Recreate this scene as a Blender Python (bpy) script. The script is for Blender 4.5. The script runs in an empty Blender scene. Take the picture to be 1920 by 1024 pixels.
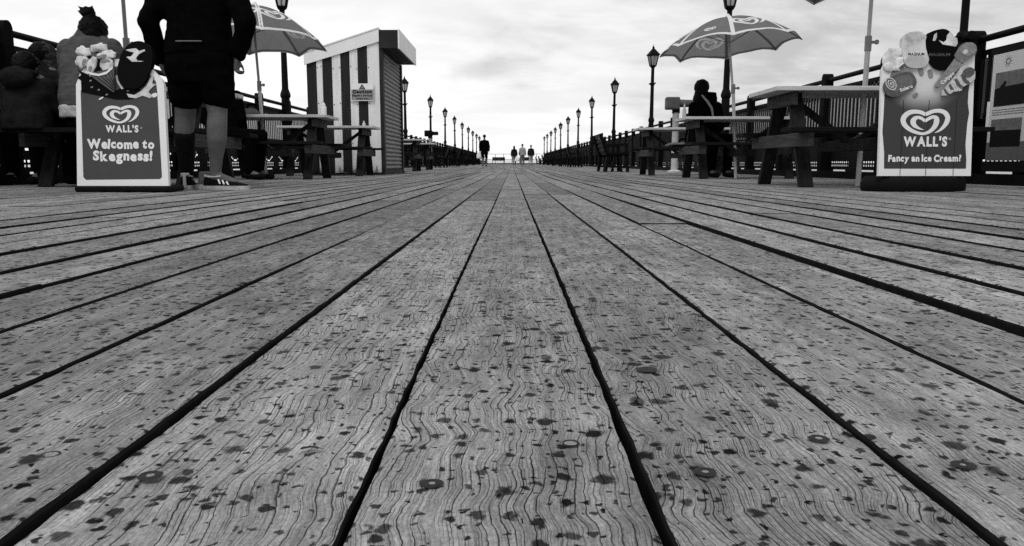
import bpy, bmesh, math, random
import numpy as np
from mathutils import Vector, Matrix, noise as mnoise
R = math.radians
PI = math.pi
sc = bpy.context.scene
COL = sc.collection
random.seed(7)

# ------------------------------------------------------------------ camera
FPX, IW, IH, HZ = 1450.0, 1920.0, 1024.0, 304.6
CAMZ = 0.187
PITCH = math.atan((IH/2-HZ)/FPX)
cam = bpy.data.cameras.new('camera')
cam.sensor_width = 36.0
cam.lens = 36.0*FPX/IW
cam.clip_start = 0.02
cam.clip_end = 20000
cam.dof.use_dof = False
cam.dof.focus_distance = 3.2
cam.dof.aperture_fstop = 14.0
camo = bpy.data.objects.new('camera', cam)
COL.objects.link(camo)
camo.location = (0, 0, CAMZ)
camo.rotation_euler = (PI/2-PITCH, 0, 0)
sc.camera = camo

# ------------------------------------------------------------------ world + sun
SUN_EL, SUN_AZ = R(57), R(200)       # azimuth clockwise from +Y
w = bpy.data.worlds.new('World')
sc.world = w
w.use_nodes = True
nt = w.node_tree
nt.nodes.clear()
def N(t, typ, **kw):
    n = t.nodes.new(typ)
    for k, v in kw.items():
        setattr(n, k, v)
    return n
def MATH(t, op, a, b=None, c=None, clamp=False):
    n = t.nodes.new('ShaderNodeMath'); n.operation = op; n.use_clamp = clamp
    for i, v in enumerate((a, b, c)):
        if v is None: continue
        if isinstance(v, (int, float)): n.inputs[i].default_value = v
        else: t.links.new(v, n.inputs[i])
    return n.outputs[0]
def MAPR(t, v, a, b, c, d, smooth=True):
    n = t.nodes.new('ShaderNodeMapRange')
    n.interpolation_type = 'SMOOTHSTEP' if smooth else 'LINEAR'
    t.links.new(v, n.inputs[0])
    for i, x in zip((1, 2, 3, 4), (a, b, c, d)):
        if isinstance(x, (int, float)): n.inputs[i].default_value = x
        else: t.links.new(x, n.inputs[i])
    return n.outputs[0]
def VEC(t, x, y, z=0.0):
    n = t.nodes.new('ShaderNodeCombineXYZ')
    for i, v in enumerate((x, y, z)):
        if isinstance(v, (int, float)): n.inputs[i].default_value = v
        else: t.links.new(v, n.inputs[i])
    return n.outputs[0]
def NOISE(t, vec, scale, detail=2.0, rough=0.5, dist=0.0):
    n = t.nodes.new('ShaderNodeTexNoise')
    n.inputs['Scale'].default_value = scale
    n.inputs['Detail'].default_value = detail
    n.inputs['Roughness'].default_value = rough
    n.inputs['Distortion'].default_value = dist
    if vec is not None: t.links.new(vec, n.inputs['Vector'])
    return n.outputs[0]
def MIXF(t, f, a, b):
    n = t.nodes.new('ShaderNodeMix'); n.data_type = 'FLOAT'
    for i, v in ((0, f), (2, a), (3, b)):
        if isinstance(v, (int, float)): n.inputs[i].default_value = v
        else: t.links.new(v, n.inputs[i])
    return n.outputs[0]

sky = N(nt, 'ShaderNodeTexSky', sky_type='NISHITA', sun_disc=False)
sky.sun_elevation = SUN_EL
sky.sun_rotation = SUN_AZ
bw = N(nt, 'ShaderNodeRGBToBW')
nt.links.new(sky.outputs[0], bw.inputs[0])
tc = N(nt, 'ShaderNodeTexCoord')
sp = N(nt, 'ShaderNodeSeparateXYZ')
nt.links.new(tc.outputs['Generated'], sp.inputs[0])
dz_ = MATH(nt, 'MAXIMUM', sp.outputs[2], 0.0)
den = MATH(nt, 'ADD', dz_, 0.24)
cx = MATH(nt, 'DIVIDE', sp.outputs[0], den)
cy = MATH(nt, 'DIVIDE', sp.outputs[1], den)
cp = VEC(nt, cx, cy, 0.0)
wrp = NOISE(nt, VEC(nt, MATH(nt, 'ADD', cx, 3.1), cy), 1.4, 3)
cpw = VEC(nt, MATH(nt, 'ADD', cx, MATH(nt, 'MULTIPLY', wrp, 0.9)), MATH(nt, 'ADD', cy, MATH(nt, 'MULTIPLY', wrp, 0.5)), 0.0)
big = NOISE(nt, cpw, 0.95, 5, 0.55)
fine = NOISE(nt, VEC(nt, cx, MATH(nt, 'MULTIPLY', cy, 1.5), 4.0), 2.6, 7, 0.6, 0.3)
# darker sheet of cloud towards the upper right, thin bright breaks
side = MAPR(nt, MATH(nt, 'ADD', sp.outputs[0], MATH(nt, 'MULTIPLY', sp.outputs[2], 1.1)), -0.15, 0.4, 0.0, 1.0)
bigm = MAPR(nt, MATH(nt, 'ADD', big, MATH(nt, 'MULTIPLY', side, 0.20)), 0.56, 0.76, 0.0, 1.0)
finem = MAPR(nt, fine, 0.33, 0.68, 0.0, 1.0)
lum = MATH(nt, 'ADD', 1.13, MATH(nt, 'MULTIPLY', finem, -0.14))
lum = MATH(nt, 'SUBTRACT', lum, MATH(nt, 'MULTIPLY', bigm, MATH(nt, 'ADD', 0.17, MATH(nt, 'MULTIPLY', finem, 0.12))))
# the veil of cloud lets a little of the clear sky's own gradient through
lum = MATH(nt, 'SUBTRACT', lum, MATH(nt, 'MULTIPLY', side, 0.12))
clear = MATH(nt, 'MULTIPLY', bw.outputs[0], 0.09)
clear = MATH(nt, 'MINIMUM', clear, 1.0)
mixv = MIXF(nt, 0.06, lum, clear)
bg = N(nt, 'ShaderNodeBackground')
bg.inputs[1].default_value = 1.0
cmb = N(nt, 'ShaderNodeCombineColor')
for i in range(3):
    nt.links.new(mixv, cmb.inputs[i])
nt.links.new(cmb.outputs[0], bg.inputs[0])
wo = N(nt, 'ShaderNodeOutputWorld')
nt.links.new(bg.outputs[0], wo.inputs[0])

sun = bpy.data.lights.new('sun', 'SUN')
sun.energy = 1.3
sun.angle = R(24)
sun.color = (1.0, 1.0, 1.0)
suno = bpy.data.objects.new('sun', sun)
COL.objects.link(suno)
sd = Vector((math.sin(SUN_AZ)*math.cos(SUN_EL), math.cos(SUN_AZ)*math.cos(SUN_EL), math.sin(SUN_EL)))
suno.rotation_euler = (-sd).to_track_quat('-Z', 'Y').to_euler()
suno.location = (0, -10, 30)

sc.view_settings.view_transform = 'Standard'
sc.view_settings.look = 'None'
sc.view_settings.exposure = 0.0
sc.view_settings.gamma = 1.0
sc.render.engine = 'CYCLES'
sc.cycles.use_denoising = False
sc.cycles.max_bounces = 6

# ------------------------------------------------------------------ places
def ss(a, b, x):
    t = min(1.0, max(0.0, (x-a)/(b-a)))
    return t*t*(3-2*t)
def deck_z(X, Y):
    y = max(Y, 0.0)
    m = y if y < 9 else 9+4*(1-math.exp(-(y-9)/4.0))
    return -0.004*m + 0.02*ss(0.5, 2.0, abs(X))
cP, sP = math.cos(PITCH), math.sin(PITCH)
def at(x, y, Y):
    u, v = (x-IW/2)/FPX, (IH/2-y)/FPX
    t = Y/(cP+v*sP)
    return Vector((u*t, Y, CAMZ+t*(-sP+v*cP)))
def gx(x, Y, y=325):
    return at(x, y, Y).x
def on_deck(X, Y, dz=0.0):
    return Vector((X, Y, deck_z(X, Y)+dz))

# ------------------------------------------------------------------ materials
MATS = {}
def mat(name, g, rough=0.7, var=0.25, vscale=6.0, spec=0.3, metallic=0.0, bump=0.0, stretch=(1, 1, 1), translucent=0.0, vdetail=4):
    if name in MATS: return MATS[name]
    m = bpy.data.materials.new(name)
    m.use_nodes = True
    t = m.node_tree
    b = t.nodes['Principled BSDF']
    b.inputs['Roughness'].default_value = rough
    b.inputs['Specular IOR Level'].default_value = spec
    b.inputs['Metallic'].default_value = metallic
    c = N(t, 'ShaderNodeTexCoord')
    mp = N(t, 'ShaderNodeMapping')
    mp.inputs['Scale'].default_value = stretch
    t.links.new(c.outputs['Object'], mp.inputs[0])
    n1 = NOISE(t, mp.outputs[0], vscale, vdetail, 0.6)
    f = MAPR(t, n1, 0.3, 0.7, g*(1-var), g*(1+var), False)
    cc = N(t, 'ShaderNodeCombineColor')
    for i in range(3): t.links.new(f, cc.inputs[i])
    t.links.new(cc.outputs[0], b.inputs['Base Color'])
    if bump:
        bn = N(t, 'ShaderNodeBump')
        bn.inputs['Strength'].default_value = 0.6
        bn.inputs['Distance'].default_value = bump
        t.links.new(n1, bn.inputs['Height'])
        t.links.new(bn.outputs[0], b.inputs['Normal'])
    if translucent:
        tr = N(t, 'ShaderNodeBsdfTranslucent')
        t.links.new(cc.outputs[0], tr.inputs[0])
        mx = N(t, 'ShaderNodeMixShader')
        mx.inputs[0].default_value = translucent
        t.links.new(b.outputs[0], mx.inputs[1])
        t.links.new(tr.outputs[0], mx.inputs[2])
        t.links.new(mx.outputs[0], t.nodes['Material Output'].inputs[0])
    MATS[name] = m
    return m
M_iron = mat('black_iron', 0.0045, 0.6, 0.3, 9, 0.06)
M_post = mat('dark_post_timber', 0.005, 0.8, 0.4, 4, 0.05, stretch=(1, 1, 0.2), bump=0.004)
M_tabwood = mat('dark_stained_timber', 0.02, 0.75, 0.55, 9, 0.1, stretch=(0.35, 4, 4), bump=0.003)
M_legwood = mat('dark_leg_timber', 0.013, 0.75, 0.6, 9, 0.1, stretch=(3, 3, 0.4), bump=0.003)
M_bearer = mat('bearer_timber', 0.046, 0.75, 0.5, 7, 0.1, stretch=(3, 0.5, 6), bump=0.003)
M_tabletop = mat('pale_tabletop_timber', 0.50, 0.6, 0.2, 5, 0.3, stretch=(0.5, 5, 5))
M_seat = mat('dark_seat_timber', 0.009, 0.8, 0.5, 6, 0.05, stretch=(0.4, 5, 5))
M_white = mat('white_paint', 0.80, 0.5, 0.07, 3, 0.3)
M_whiteboard = mat('white_painted_board', 0.76, 0.6, 0.10, 5, 0.25, stretch=(5, 5, 0.5))
M_stripe = mat('dark_painted_board', 0.020, 0.6, 0.3, 6, 0.12, stretch=(6, 6, 0.5))
M_charcoal = mat('charcoal_panel', 0.024, 0.6, 0.25, 5, 0.12)
M_shutter = mat('shutter_metal', 0.15, 0.5, 0.2, 3, 0.25)
M_sign = mat('sign_print_grey', 0.068, 0.5, 0.08, 4, 0.12)
M_sign2 = mat('sign_print_dark', 0.030, 0.5, 0.1, 4, 0.12)
M_print = mat('print_white', 0.80, 0.5, 0.04, 10, 0.3)
M_printlight = mat('print_light_grey', 0.52, 0.5, 0.35, 60, 0.3)
M_printmid = mat('print_mid_grey', 0.23, 0.5, 0.3, 40, 0.3)
M_printdim = mat('print_dim_grey', 0.10, 0.5, 0.2, 40, 0.12)
M_cream = mat('print_cream_mottled', 0.60, 0.5, 0.42, 17, 0.3)
M_printblack = mat('print_black', 0.002, 0.5, 0.2, 20, 0.06)
M_rubber = mat('black_rubber', 0.005, 0.7, 0.3, 12, 0.08)
M_canopy = mat('parasol_cloth', 0.23, 0.8, 0.08, 5, 0.1, translucent=0.5)
M_canopyw = mat('parasol_white_tape', 0.80, 0.8, 0.05, 5, 0.1, translucent=0.3)
M_canopyf = mat('parasol_faint_mark', 0.40, 0.8, 0.05, 5, 0.1, translucent=0.5)
M_polew = mat('pale_pole_paint', 0.50, 0.4, 0.12, 8, 0.4)
M_polegrey = mat('grey_pole_paint', 0.22, 0.4, 0.15, 8, 0.4)
M_skin = mat('skin', 0.105, 0.6, 0.16, 14, 0.15)
M_hair = mat('dark_hair', 0.0025, 0.6, 0.4, 60, 0.08, stretch=(4, 4, 1), bump=0.004)
M_black = mat('black_cloth', 0.0022, 0.95, 0.4, 20, 0.02)
M_coat = mat('dark_quilted_cloth', 0.011, 0.85, 0.5, 14, 0.05, bump=0.006)
M_jacket = mat('grey_jacket_cloth', 0.075, 0.9, 0.3, 12, 0.05, bump=0.004, stretch=(1, 1, 4))
M_shirtw = mat('pale_shirt_cloth', 0.45, 0.85, 0.25, 16, 0.1, bump=0.005)
M_tee = mat('light_shirt_cloth', 0.30, 0.85, 0.2, 16, 0.1)
M_denim = mat('grey_denim_cloth', 0.16, 0.85, 0.25, 16, 0.1)
M_shoe = mat('shoe_suede_black', 0.006, 0.85, 0.3, 30, 0.05)
M_scarf = mat('patterned_scarf_cloth', 0.03, 0.9, 1.0, 34, 0.05)
M_bag = mat('grey_bag_cloth', 0.10, 0.7, 0.3, 12, 0.2, bump=0.01)
M_metal = mat('grey_enamel', 0.075, 0.5, 0.2, 8, 0.25)
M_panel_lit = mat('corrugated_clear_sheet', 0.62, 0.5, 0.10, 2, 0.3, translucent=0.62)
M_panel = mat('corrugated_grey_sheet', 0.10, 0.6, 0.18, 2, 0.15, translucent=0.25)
M_sea = mat('sea_water', 0.18, 0.25, 0.2, 0.05, 0.5)
M_under = mat('dark_underdeck', 0.006, 0.9, 0.2, 2, 0.05)
M_board = mat('board_print_pale', 0.62, 0.35, 0.07, 3, 0.4)
M_ink = mat('ink', 0.006, 0.6, 0.2, 30, 0.05)
M_inkmid = mat('ink_grey', 0.12, 0.5, 0.3, 18, 0.3)

def glass_mat():
    m = bpy.data.materials.new('lantern_glass')
    m.use_nodes = True
    t = m.node_tree
    b = t.nodes['Principled BSDF']
    c = N(t, 'ShaderNodeTexCoord')
    n1 = NOISE(t, c.outputs['Object'], 7, 3)
    f = MAPR(t, n1, 0.3, 0.7, 0.35, 0.55, False)
    cc = N(t, 'ShaderNodeCombineColor')
    for i in range(3): t.links.new(f, cc.inputs[i])
    t.links.new(cc.outputs[0], b.inputs['Base Color'])
    b.inputs['Roughness'].default_value = 0.25
    tr = N(t, 'ShaderNodeBsdfTransparent')
    tr.inputs[0].default_value = (.75, .75, .75, 1)
    mx = N(t, 'ShaderNodeMixShader')
    mx.inputs[0].default_value = 0.45
    t.links.new(b.outputs[0], mx.inputs[1])
    t.links.new(tr.outputs[0], mx.inputs[2])
    t.links.new(mx.outputs[0], t.nodes['Material Output'].inputs[0])
    return m
M_glass = glass_mat()
def dirty_boards():
    t = M_whiteboard.node_tree
    b = t.nodes['Principled BSDF']
    src = b.inputs['Base Color'].links[0].from_socket
    c = N(t, 'ShaderNodeTexCoord')
    sp_ = N(t, 'ShaderNodeSeparateXYZ'); t.links.new(c.outputs['Object'], sp_.inputs[0])
    n = NOISE(t, VEC(t, MATH(t, 'MULTIPLY', sp_.outputs[0], 16.0), sp_.outputs[1], MATH(t, 'MULTIPLY', sp_.outputs[2], 7.0)), 1.0, 5, 0.65)
    lim = MAPR(t, sp_.outputs[2], 0.0, 0.32, 0.40, 0.80, False)
    d = MAPR(t, MATH(t, 'SUBTRACT', n, lim), -0.03, 0.08, 1.0, 0.35)
    run = NOISE(t, VEC(t, MATH(t, 'MULTIPLY', sp_.outputs[0], 30.0), sp_.outputs[1], MATH(t, 'MULTIPLY', sp_.outputs[2], 1.2)), 1.0, 4, 0.6)
    d = MATH(t, 'MULTIPLY', d, MAPR(t, run, 0.55, 0.75, 1.0, 0.72))
    m = N(t, 'ShaderNodeMix', data_type='RGBA', blend_type='MULTIPLY')
    m.inputs[0].default_value = 1.0
    t.links.new(src, m.inputs[6])
    cc = N(t, 'ShaderNodeCombineColor')
    for i in range(3): t.links.new(d, cc.inputs[i])
    t.links.new(cc.outputs[0], m.inputs[7])
    t.links.new(m.outputs[2], b.inputs['Base Color'])
dirty_boards()

def deck_material():
    m = bpy.data.materials.new('weathered_deck_boards')
    m.use_nodes = True
    t = m.node_tree
    b = t.nodes['Principled BSDF']
    uv = N(t, 'ShaderNodeUVMap'); uv.uv_map = 'UVMap'
    s = N(t, 'ShaderNodeSeparateXYZ')
    t.links.new(uv.outputs[0], s.inputs[0])
    u, v = s.outputs[0], s.outputs[1]
    at_ = N(t, 'ShaderNodeAttribute'); at_.attribute_name = 'board'
    sr = N(t, 'ShaderNodeSeparateColor')
    t.links.new(at_.outputs['Color'], sr.inputs[0])
    r1, r2, r3 = sr.outputs[0], sr.outputs[1], sr.outputs[2]
    mul = lambda a, k: MATH(t, 'MULTIPLY', a, k)
    add = lambda a, k: MATH(t, 'ADD', a, k)
    # meandering growth lines
    n1 = NOISE(t, VEC(t, mul(u, 5.0), mul(v, 6.0)), 1.0, 2.0, 0.5)
    n2 = NOISE(t, VEC(t, mul(u, 16.0), mul(v, 24.0), 3.0), 1.0, 3, 0.55)
    amp = MIXF(t, r2, 0.018, 0.078)
    uu = add(u, MATH(t, 'MULTIPLY', MATH(t, 'SUBTRACT', n1, 0.5), amp))
    uu = add(uu, mul(MATH(t, 'SUBTRACT', n2, 0.5), 0.011))
    # knots: the lines swell round a few dark eyes
    kv = N(t, 'ShaderNodeTexVoronoi', voronoi_dimensions='2D', feature='F1')
    kv.inputs['Scale'].default_value = 1.0
    t.links.new(VEC(t, mul(u, 4.5), mul(v, 2.2)), kv.inputs['Vector'])
    kp = N(t, 'ShaderNodeSeparateXYZ'); t.links.new(kv.outputs['Position'], kp.inputs[0])
    kc = N(t, 'ShaderNodeSeparateColor'); t.links.new(kv.outputs['Color'], kc.inputs[0])
    kon = MATH(t, 'GREATER_THAN', kc.outputs[0], 0.70)
    du = MATH(t, 'SUBTRACT', u, mul(kp.outputs[0], 1/4.5))
    dv = mul(MATH(t, 'SUBTRACT', v, mul(kp.outputs[1], 1/2.2)), 0.5)
    kr = add(MATH(t, 'MULTIPLY', du, du), MATH(t, 'MULTIPLY', dv, dv))
    kg = MATH(t, 'MULTIPLY', MATH(t, 'EXPONENT', mul(kr, -1/(0.017**2))), kon)
    uu = MATH(t, 'SUBTRACT', uu, MATH(t, 'MULTIPLY', du, mul(kg, 0.85)))
    keye = MATH(t, 'MULTIPLY', MAPR(t, add(kr, mul(MATH(t, 'SUBTRACT', n2, 0.5), 4e-5)), 2e-5, 5e-5, 1.0, 0.0), kon)
    F = MIXF(t, r1, 130.0, 310.0)
    ph = MATH(t, 'MULTIPLY', uu, F)
    def vor1(wv, rnd=0.75):
        n = N(t, 'ShaderNodeTexVoronoi', voronoi_dimensions='1D', feature='DISTANCE_TO_EDGE')
        n.inputs['Scale'].default_value = 1.0
        n.inputs['Randomness'].default_value = rnd
        t.links.new(wv, n.inputs['W'])
        return n.outputs['Distance']
    d1 = vor1(ph)
    brk = NOISE(t, VEC(t, mul(uu, 60.0), mul(v, 7.0), 7.0), 1.0, 3, 0.6)
    wid = MAPR(t, brk, 0.38, 0.66, 0.004, 0.13)
    l1 = MATH(t, 'SUBTRACT', 1.0, MAPR(t, d1, 0.0, wid, 0.0, 1.0))
    d2 = vor1(mul(ph, 2.37), 0.9)
    brk2 = NOISE(t, VEC(t, mul(uu, 130.0), mul(v, 14.0), 17.0), 1.0, 2, 0.6)
    wid2 = MAPR(t, brk2, 0.42, 0.7, 0.01, 0.24)
    l2 = MATH(t, 'SUBTRACT', 1.0, MAPR(t, d2, 0.0, wid2, 0.0, 1.0))
    fib = NOISE(t, VEC(t, mul(uu, 700.0), mul(v, 45.0), 1.0), 1.0, 3, 0.6)
    mot = NOISE(t, VEC(t, mul(u, 22.0), mul(v, 9.0), 5.0), 1.0, 4, 0.6)
    blot = NOISE(t, VEC(t, mul(u, 6.0), mul(v, 2.2), 9.0), 1.0, 3, 0.5)
    tone = MIXF(t, r3, 0.170, 0.290)
    col = MATH(t, 'MULTIPLY', tone, MAPR(t, mot, 0.25, 0.75, 0.64, 1.40, False))
    col = MATH(t, 'MULTIPLY', col, MAPR(t, blot, 0.3, 0.7, 0.80, 1.18, False))
    col = MATH(t, 'MULTIPLY', col, MAPR(t, fib, 0.25, 0.75, 0.62, 1.38, False))
    grit = NOISE(t, VEC(t, mul(u, 420.0), mul(v, 260.0), 2.0), 1.0, 3, 0.7)
    col = MATH(t, 'MULTIPLY', col, MAPR(t, grit, 0.28, 0.72, 0.66, 1.34, False))
    streak = NOISE(t, VEC(t, mul(uu, 95.0), mul(v, 5.0), 8.0), 1.0, 3, 0.6)
    col = MATH(t, 'MULTIPLY', col, MAPR(t, streak, 0.3, 0.7, 0.74, 1.22, False))
    col = MATH(t, 'MULTIPLY', col, MATH(t, 'SUBTRACT', 1.0, mul(keye, 0.7)))
    lstr = MIXF(t, r2, 0.84, 0.97)
    col = MATH(t, 'MULTIPLY', col, MATH(t, 'SUBTRACT', 1.0, MATH(t, 'MULTIPLY', l1, lstr)))
    col = MATH(t, 'MULTIPLY', col, MATH(t, 'SUBTRACT', 1.0, mul(l2, 0.48)))
    # damp drops and old stains: irregular dark blobs
    geo = N(t, 'ShaderNodeNewGeometry')
    wob = N(t, 'ShaderNodeTexNoise'); wob.inputs['Scale'].default_value = 130.0; wob.inputs['Detail'].default_value = 3
    t.links.new(geo.outputs['Position'], wob.inputs['Vector'])
    sub = N(t, 'ShaderNodeVectorMath', operation='SUBTRACT')
    t.links.new(wob.outputs['Color'], sub.inputs[0]); sub.inputs[1].default_value = (.5, .5, .5)
    scv = N(t, 'ShaderNodeVectorMath', operation='SCALE'); scv.inputs['Scale'].default_value = 0.013
    t.links.new(sub.outputs[0], scv.inputs[0])
    addv = N(t, 'ShaderNodeVectorMath', operation='ADD')
    t.links.new(geo.outputs['Position'], addv.inputs[0]); t.links.new(scv.outputs[0], addv.inputs[1])
    def spots(scale, keep, rmin, rmax, off):
        mp = N(t, 'ShaderNodeMapping'); mp.inputs['Location'].default_value = (off, off*2, 0)
        mp.inputs['Scale'].default_value = (1.0, 0.85, 0.0)
        t.links.new(addv.outputs[0], mp.inputs[0])
        n = N(t, 'ShaderNodeTexVoronoi', voronoi_dimensions='2D', feature='F1')
        n.inputs['Scale'].default_value = scale
        t.links.new(mp.outputs[0], n.inputs['Vector'])
        sc_ = N(t, 'ShaderNodeSeparateColor'); t.links.new(n.outputs['Color'], sc_.inputs[0])
        rad = MAPR(t, sc_.outputs[0], 1.0-keep, 1.0, rmin, rmax, False)
        on = MATH(t, 'GREATER_THAN', sc_.outputs[0], 1.0-keep)
        e = MATH(t, 'SUBTRACT', 1.0, MAPR(t, n.outputs['Distance'], mul(rad, 0.5), rad, 0.0, 1.0))
        e = MATH(t, 'MULTIPLY', e, on)
        return MATH(t, 'MULTIPLY', e, MAPR(t, sc_.outputs[1], 0.0, 1.0, 0.80, 0.985, False))
    dens = MAPR(t, NOISE(t, geo.outputs['Position'], 2.3, 2), 0.40, 0.6, 0.93, 1.0)
    s1 = spots(60.0, 0.36, 0.13, 0.42, 0.0)
    s2 = spots(120.0, 0.38, 0.13, 0.46, 5.3)
    s3 = spots(33.0, 0.20, 0.12, 0.34, 2.7)
    st = MATH(t, 'MAXIMUM', MATH(t, 'MAXIMUM', s1, s2), s3)
    st = MATH(t, 'MULTIPLY', st, dens)
    col = MATH(t, 'MULTIPLY', col, MATH(t, 'SUBTRACT', 1.0, st))
    cc = N(t, 'ShaderNodeCombineColor')
    for i in range(3): t.links.new(col, cc.inputs[i])
    t.links.new(cc.outputs[0], b.inputs['Base Color'])
    b.inputs['Roughness'].default_value = 0.9
    b.inputs['Specular IOR Level'].default_value = 0.04
    hgt = MATH(t, 'SUBTRACT', mul(fib, 0.35), add(mul(l1, 1.0), mul(l2, 0.4)))
    bn = N(t, 'ShaderNodeBump')
    bn.inputs['Strength'].default_value = 0.7
    bn.inputs['Distance'].default_value = 0.0011
    t.links.new(hgt, bn.inputs['Height'])
    t.links.new(bn.outputs[0], b.inputs['Normal'])
    return m
M_deck = deck_material()

# ------------------------------------------------------------------ mesh builder
class MB:
    def __init__(self):
        self.v, self.f, self.m = [], [], []
        self.mi = 0
    def add(self, vs, fs, M=None):
        o = len(self.v)
        for p in vs:
            p = Vector(p)
            self.v.append(M @ p if M is not None else p)
        for f in fs:
            self.f.append([i+o for i in f]); self.m.append(self.mi)
        return self
    def box(self, c, s, M=None, bev=0.0):
        x, y, z = s[0]/2, s[1]/2, s[2]/2
        c = Vector(c)
        if bev <= 0:
            vs = [c+Vector((sx*x, sy*y, sz*z)) for sz in (-1, 1) for sy in (-1, 1) for sx in (-1, 1)]
            fs = [(0, 2, 3, 1), (4, 5, 7, 6), (0, 1, 5, 4), (2, 6, 7, 3), (0, 4, 6, 2), (1, 3, 7, 5)]
            return self.add(vs, fs, M)
        bm = bmesh.new()
        bmesh.ops.create_cube(bm, size=1.0, matrix=Matrix.Translation(c) @ Matrix.Diagonal((s[0], s[1], s[2], 1)))
        bmesh.ops.bevel(bm, geom=bm.edges[:], offset=min(bev, min(s)*0.45), segments=2, profile=0.5, affect='EDGES')
        bm.verts.index_update()
        vs = [v.co.copy() for v in bm.verts]
        fs = [[v.index for v in f.verts] for f in bm.faces]
        bm.free()
        return self.add(vs, fs, M)
    def bar(self, p0, p1, wd, ht, up=(0, 0, 1), bev=0.0):
        p0, p1 = Vector(p0), Vector(p1)
        d = p1-p0
        z = d.normalized()
        u = Vector(up)
        if abs(z.dot(u)) > 0.98: u = Vector((0, 1, 0))
        x = u.cross(z).normalized()
        y = z.cross(x)
        Mx = Matrix(((x.x, y.x, z.x, 0), (x.y, y.y, z.y, 0), (x.z, y.z, z.z, 0), (0, 0, 0, 1)))
        Mx = Matrix.Translation((p0+p1)/2) @ Mx
        return self.box((0, 0, 0), (wd, ht, d.length), Mx, bev)
    def tube(self, pts, rs, seg=10, caps=True):
        pts = [Vector(p) for p in pts]
        if isinstance(rs, (int, float)): rs = [rs]*len(pts)
        vs, fs = [], []
        prev = None
        for i, p in enumerate(pts):
            d = (pts[min(i+1, len(pts)-1)]-pts[max(i-1, 0)]).normalized()
            if prev is None:
                a = Vector((0, 0, 1)) if abs(d.z) < 0.9 else Vector((1, 0, 0))
                x = a.cross(d).normalized()
            else:
                x = (prev-d*prev.dot(d)).normalized()
            prev = x
            y = d.cross(x)
            for k in range(seg):
                th = 2*PI*k/seg
                vs.append(p+(x*math.cos(th)+y*math.sin(th))*rs[i])
        n = len(pts)
        for i in range(n-1):
            for k in range(seg):
                k2 = (k+1) % seg
                fs.append((i*seg+k, i*seg+k2, (i+1)*seg+k2, (i+1)*seg+k))
        if caps:
            fs.append(tuple(range(seg-1, -1, -1)))
            fs.append(tuple((n-1)*seg+k for k in range(seg)))
        return self.add(vs, fs)
    def lathe(self, prof, seg=16, M=None, square=False):
        vs, fs = [], []
        off = PI/seg if square else 0
        for (r, z) in prof:
            for k in range(seg):
                th = 2*PI*k/seg+off
                vs.append((r*math.cos(th), r*math.sin(th), z))
        n = len(prof)
        for i in range(n-1):
            for k in range(seg):
                k2 = (k+1) % seg
                fs.append((i*seg+k, i*seg+k2, (i+1)*seg+k2, (i+1)*seg+k))
        fs.append(tuple(range(seg-1, -1, -1)))
        fs.append(tuple((n-1)*seg+k for k in range(seg)))
        return self.add(vs, fs, M)
    def prism(self, pts, d0, d1, M):
        """outline (x,z) in a plane whose viewer side is -y; d measured towards the viewer"""
        n = len(pts)
        area = sum(pts[i][0]*pts[(i+1) % n][1]-pts[(i+1) % n][0]*pts[i][1] for i in range(n))
        if area < 0: pts = pts[::-1]
        vs = [(p[0], -d1, p[1]) for p in pts]+[(p[0], -d0, p[1]) for p in pts]
        fs = [tuple(range(n)), tuple(range(2*n-1, n-1, -1))]
        for i in range(n):
            j = (i+1) % n
            fs.append((i, n+i, n+j, j))
        return self.add(vs, fs, M)
    def ball(self, c, r, seg=12, rings=8, M=None):
        if isinstance(r, (int, float)): r = (r, r, r)
        vs, fs = [], []
        for i in range(rings+1):
            ph = PI*i/rings
            for k in range(seg):
                th = 2*PI*k/seg
                vs.append((c[0]+r[0]*math.sin(ph)*math.cos(th), c[1]+r[1]*math.sin(ph)*math.sin(th), c[2]-r[2]*math.cos(ph)))
        for i in range(rings):
            for k in range(seg):
                k2 = (k+1) % seg
                fs.append((i*seg+k, i*seg+k2, (i+1)*seg+k2, (i+1)*seg+k))
        return self.add(vs, fs, M)
    def puff(self, pts, d0, d1, M, rise=.012):
        n = len(pts)
        area = sum(pts[i][0]*pts[(i+1) % n][1]-pts[(i+1) % n][0]*pts[i][1] for i in range(n))
        if area < 0: pts = pts[::-1]
        cx = sum(p[0] for p in pts)/n; cz = sum(p[1] for p in pts)/n
        vs = [(p[0], -d0, p[1]) for p in pts]
        K = 6
        for k in range(K):
            f = 1-(k/K)**1.6
            h = d1+rise*math.sqrt(max(0, 1-f*f))
            vs += [(cx+(p[0]-cx)*f, -h, cz+(p[1]-cz)*f) for p in pts]
        vs.append((cx, -(d1+rise), cz))
        fs = []
        for k in range(K):
            for i in range(n):
                j = (i+1) % n
                fs.append((k*n+i, k*n+j, (k+1)*n+j, (k+1)*n+i))
        for i in range(n): fs.append((K*n+i, K*n+(i+1) % n, (K+1)*n))
        fs.append(tuple(range(n-1, -1, -1)))
        return self.add(vs, fs, M)
    def mesh(self, name, mats, smooth=False):
        me = bpy.data.meshes.new(name)
        me.from_pydata([tuple(p) for p in self.v], [], self.f)
        if not isinstance(mats, (list, tuple)): mats = [mats]
        for m_ in mats: me.materials.append(m_)
        if len(mats) > 1:
            me.polygons.foreach_set('material_index', self.m)
        if smooth:
            me.polygons.foreach_set('use_smooth', [True]*len(me.polygons))
            try: me.set_sharp_from_angle(angle=R(42))
            except Exception: pass
        me.update()
        return me
    def build(self, name, mats, parent=None, smooth=False):
        return link(name, self.mesh(name, mats, smooth), parent)

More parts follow.
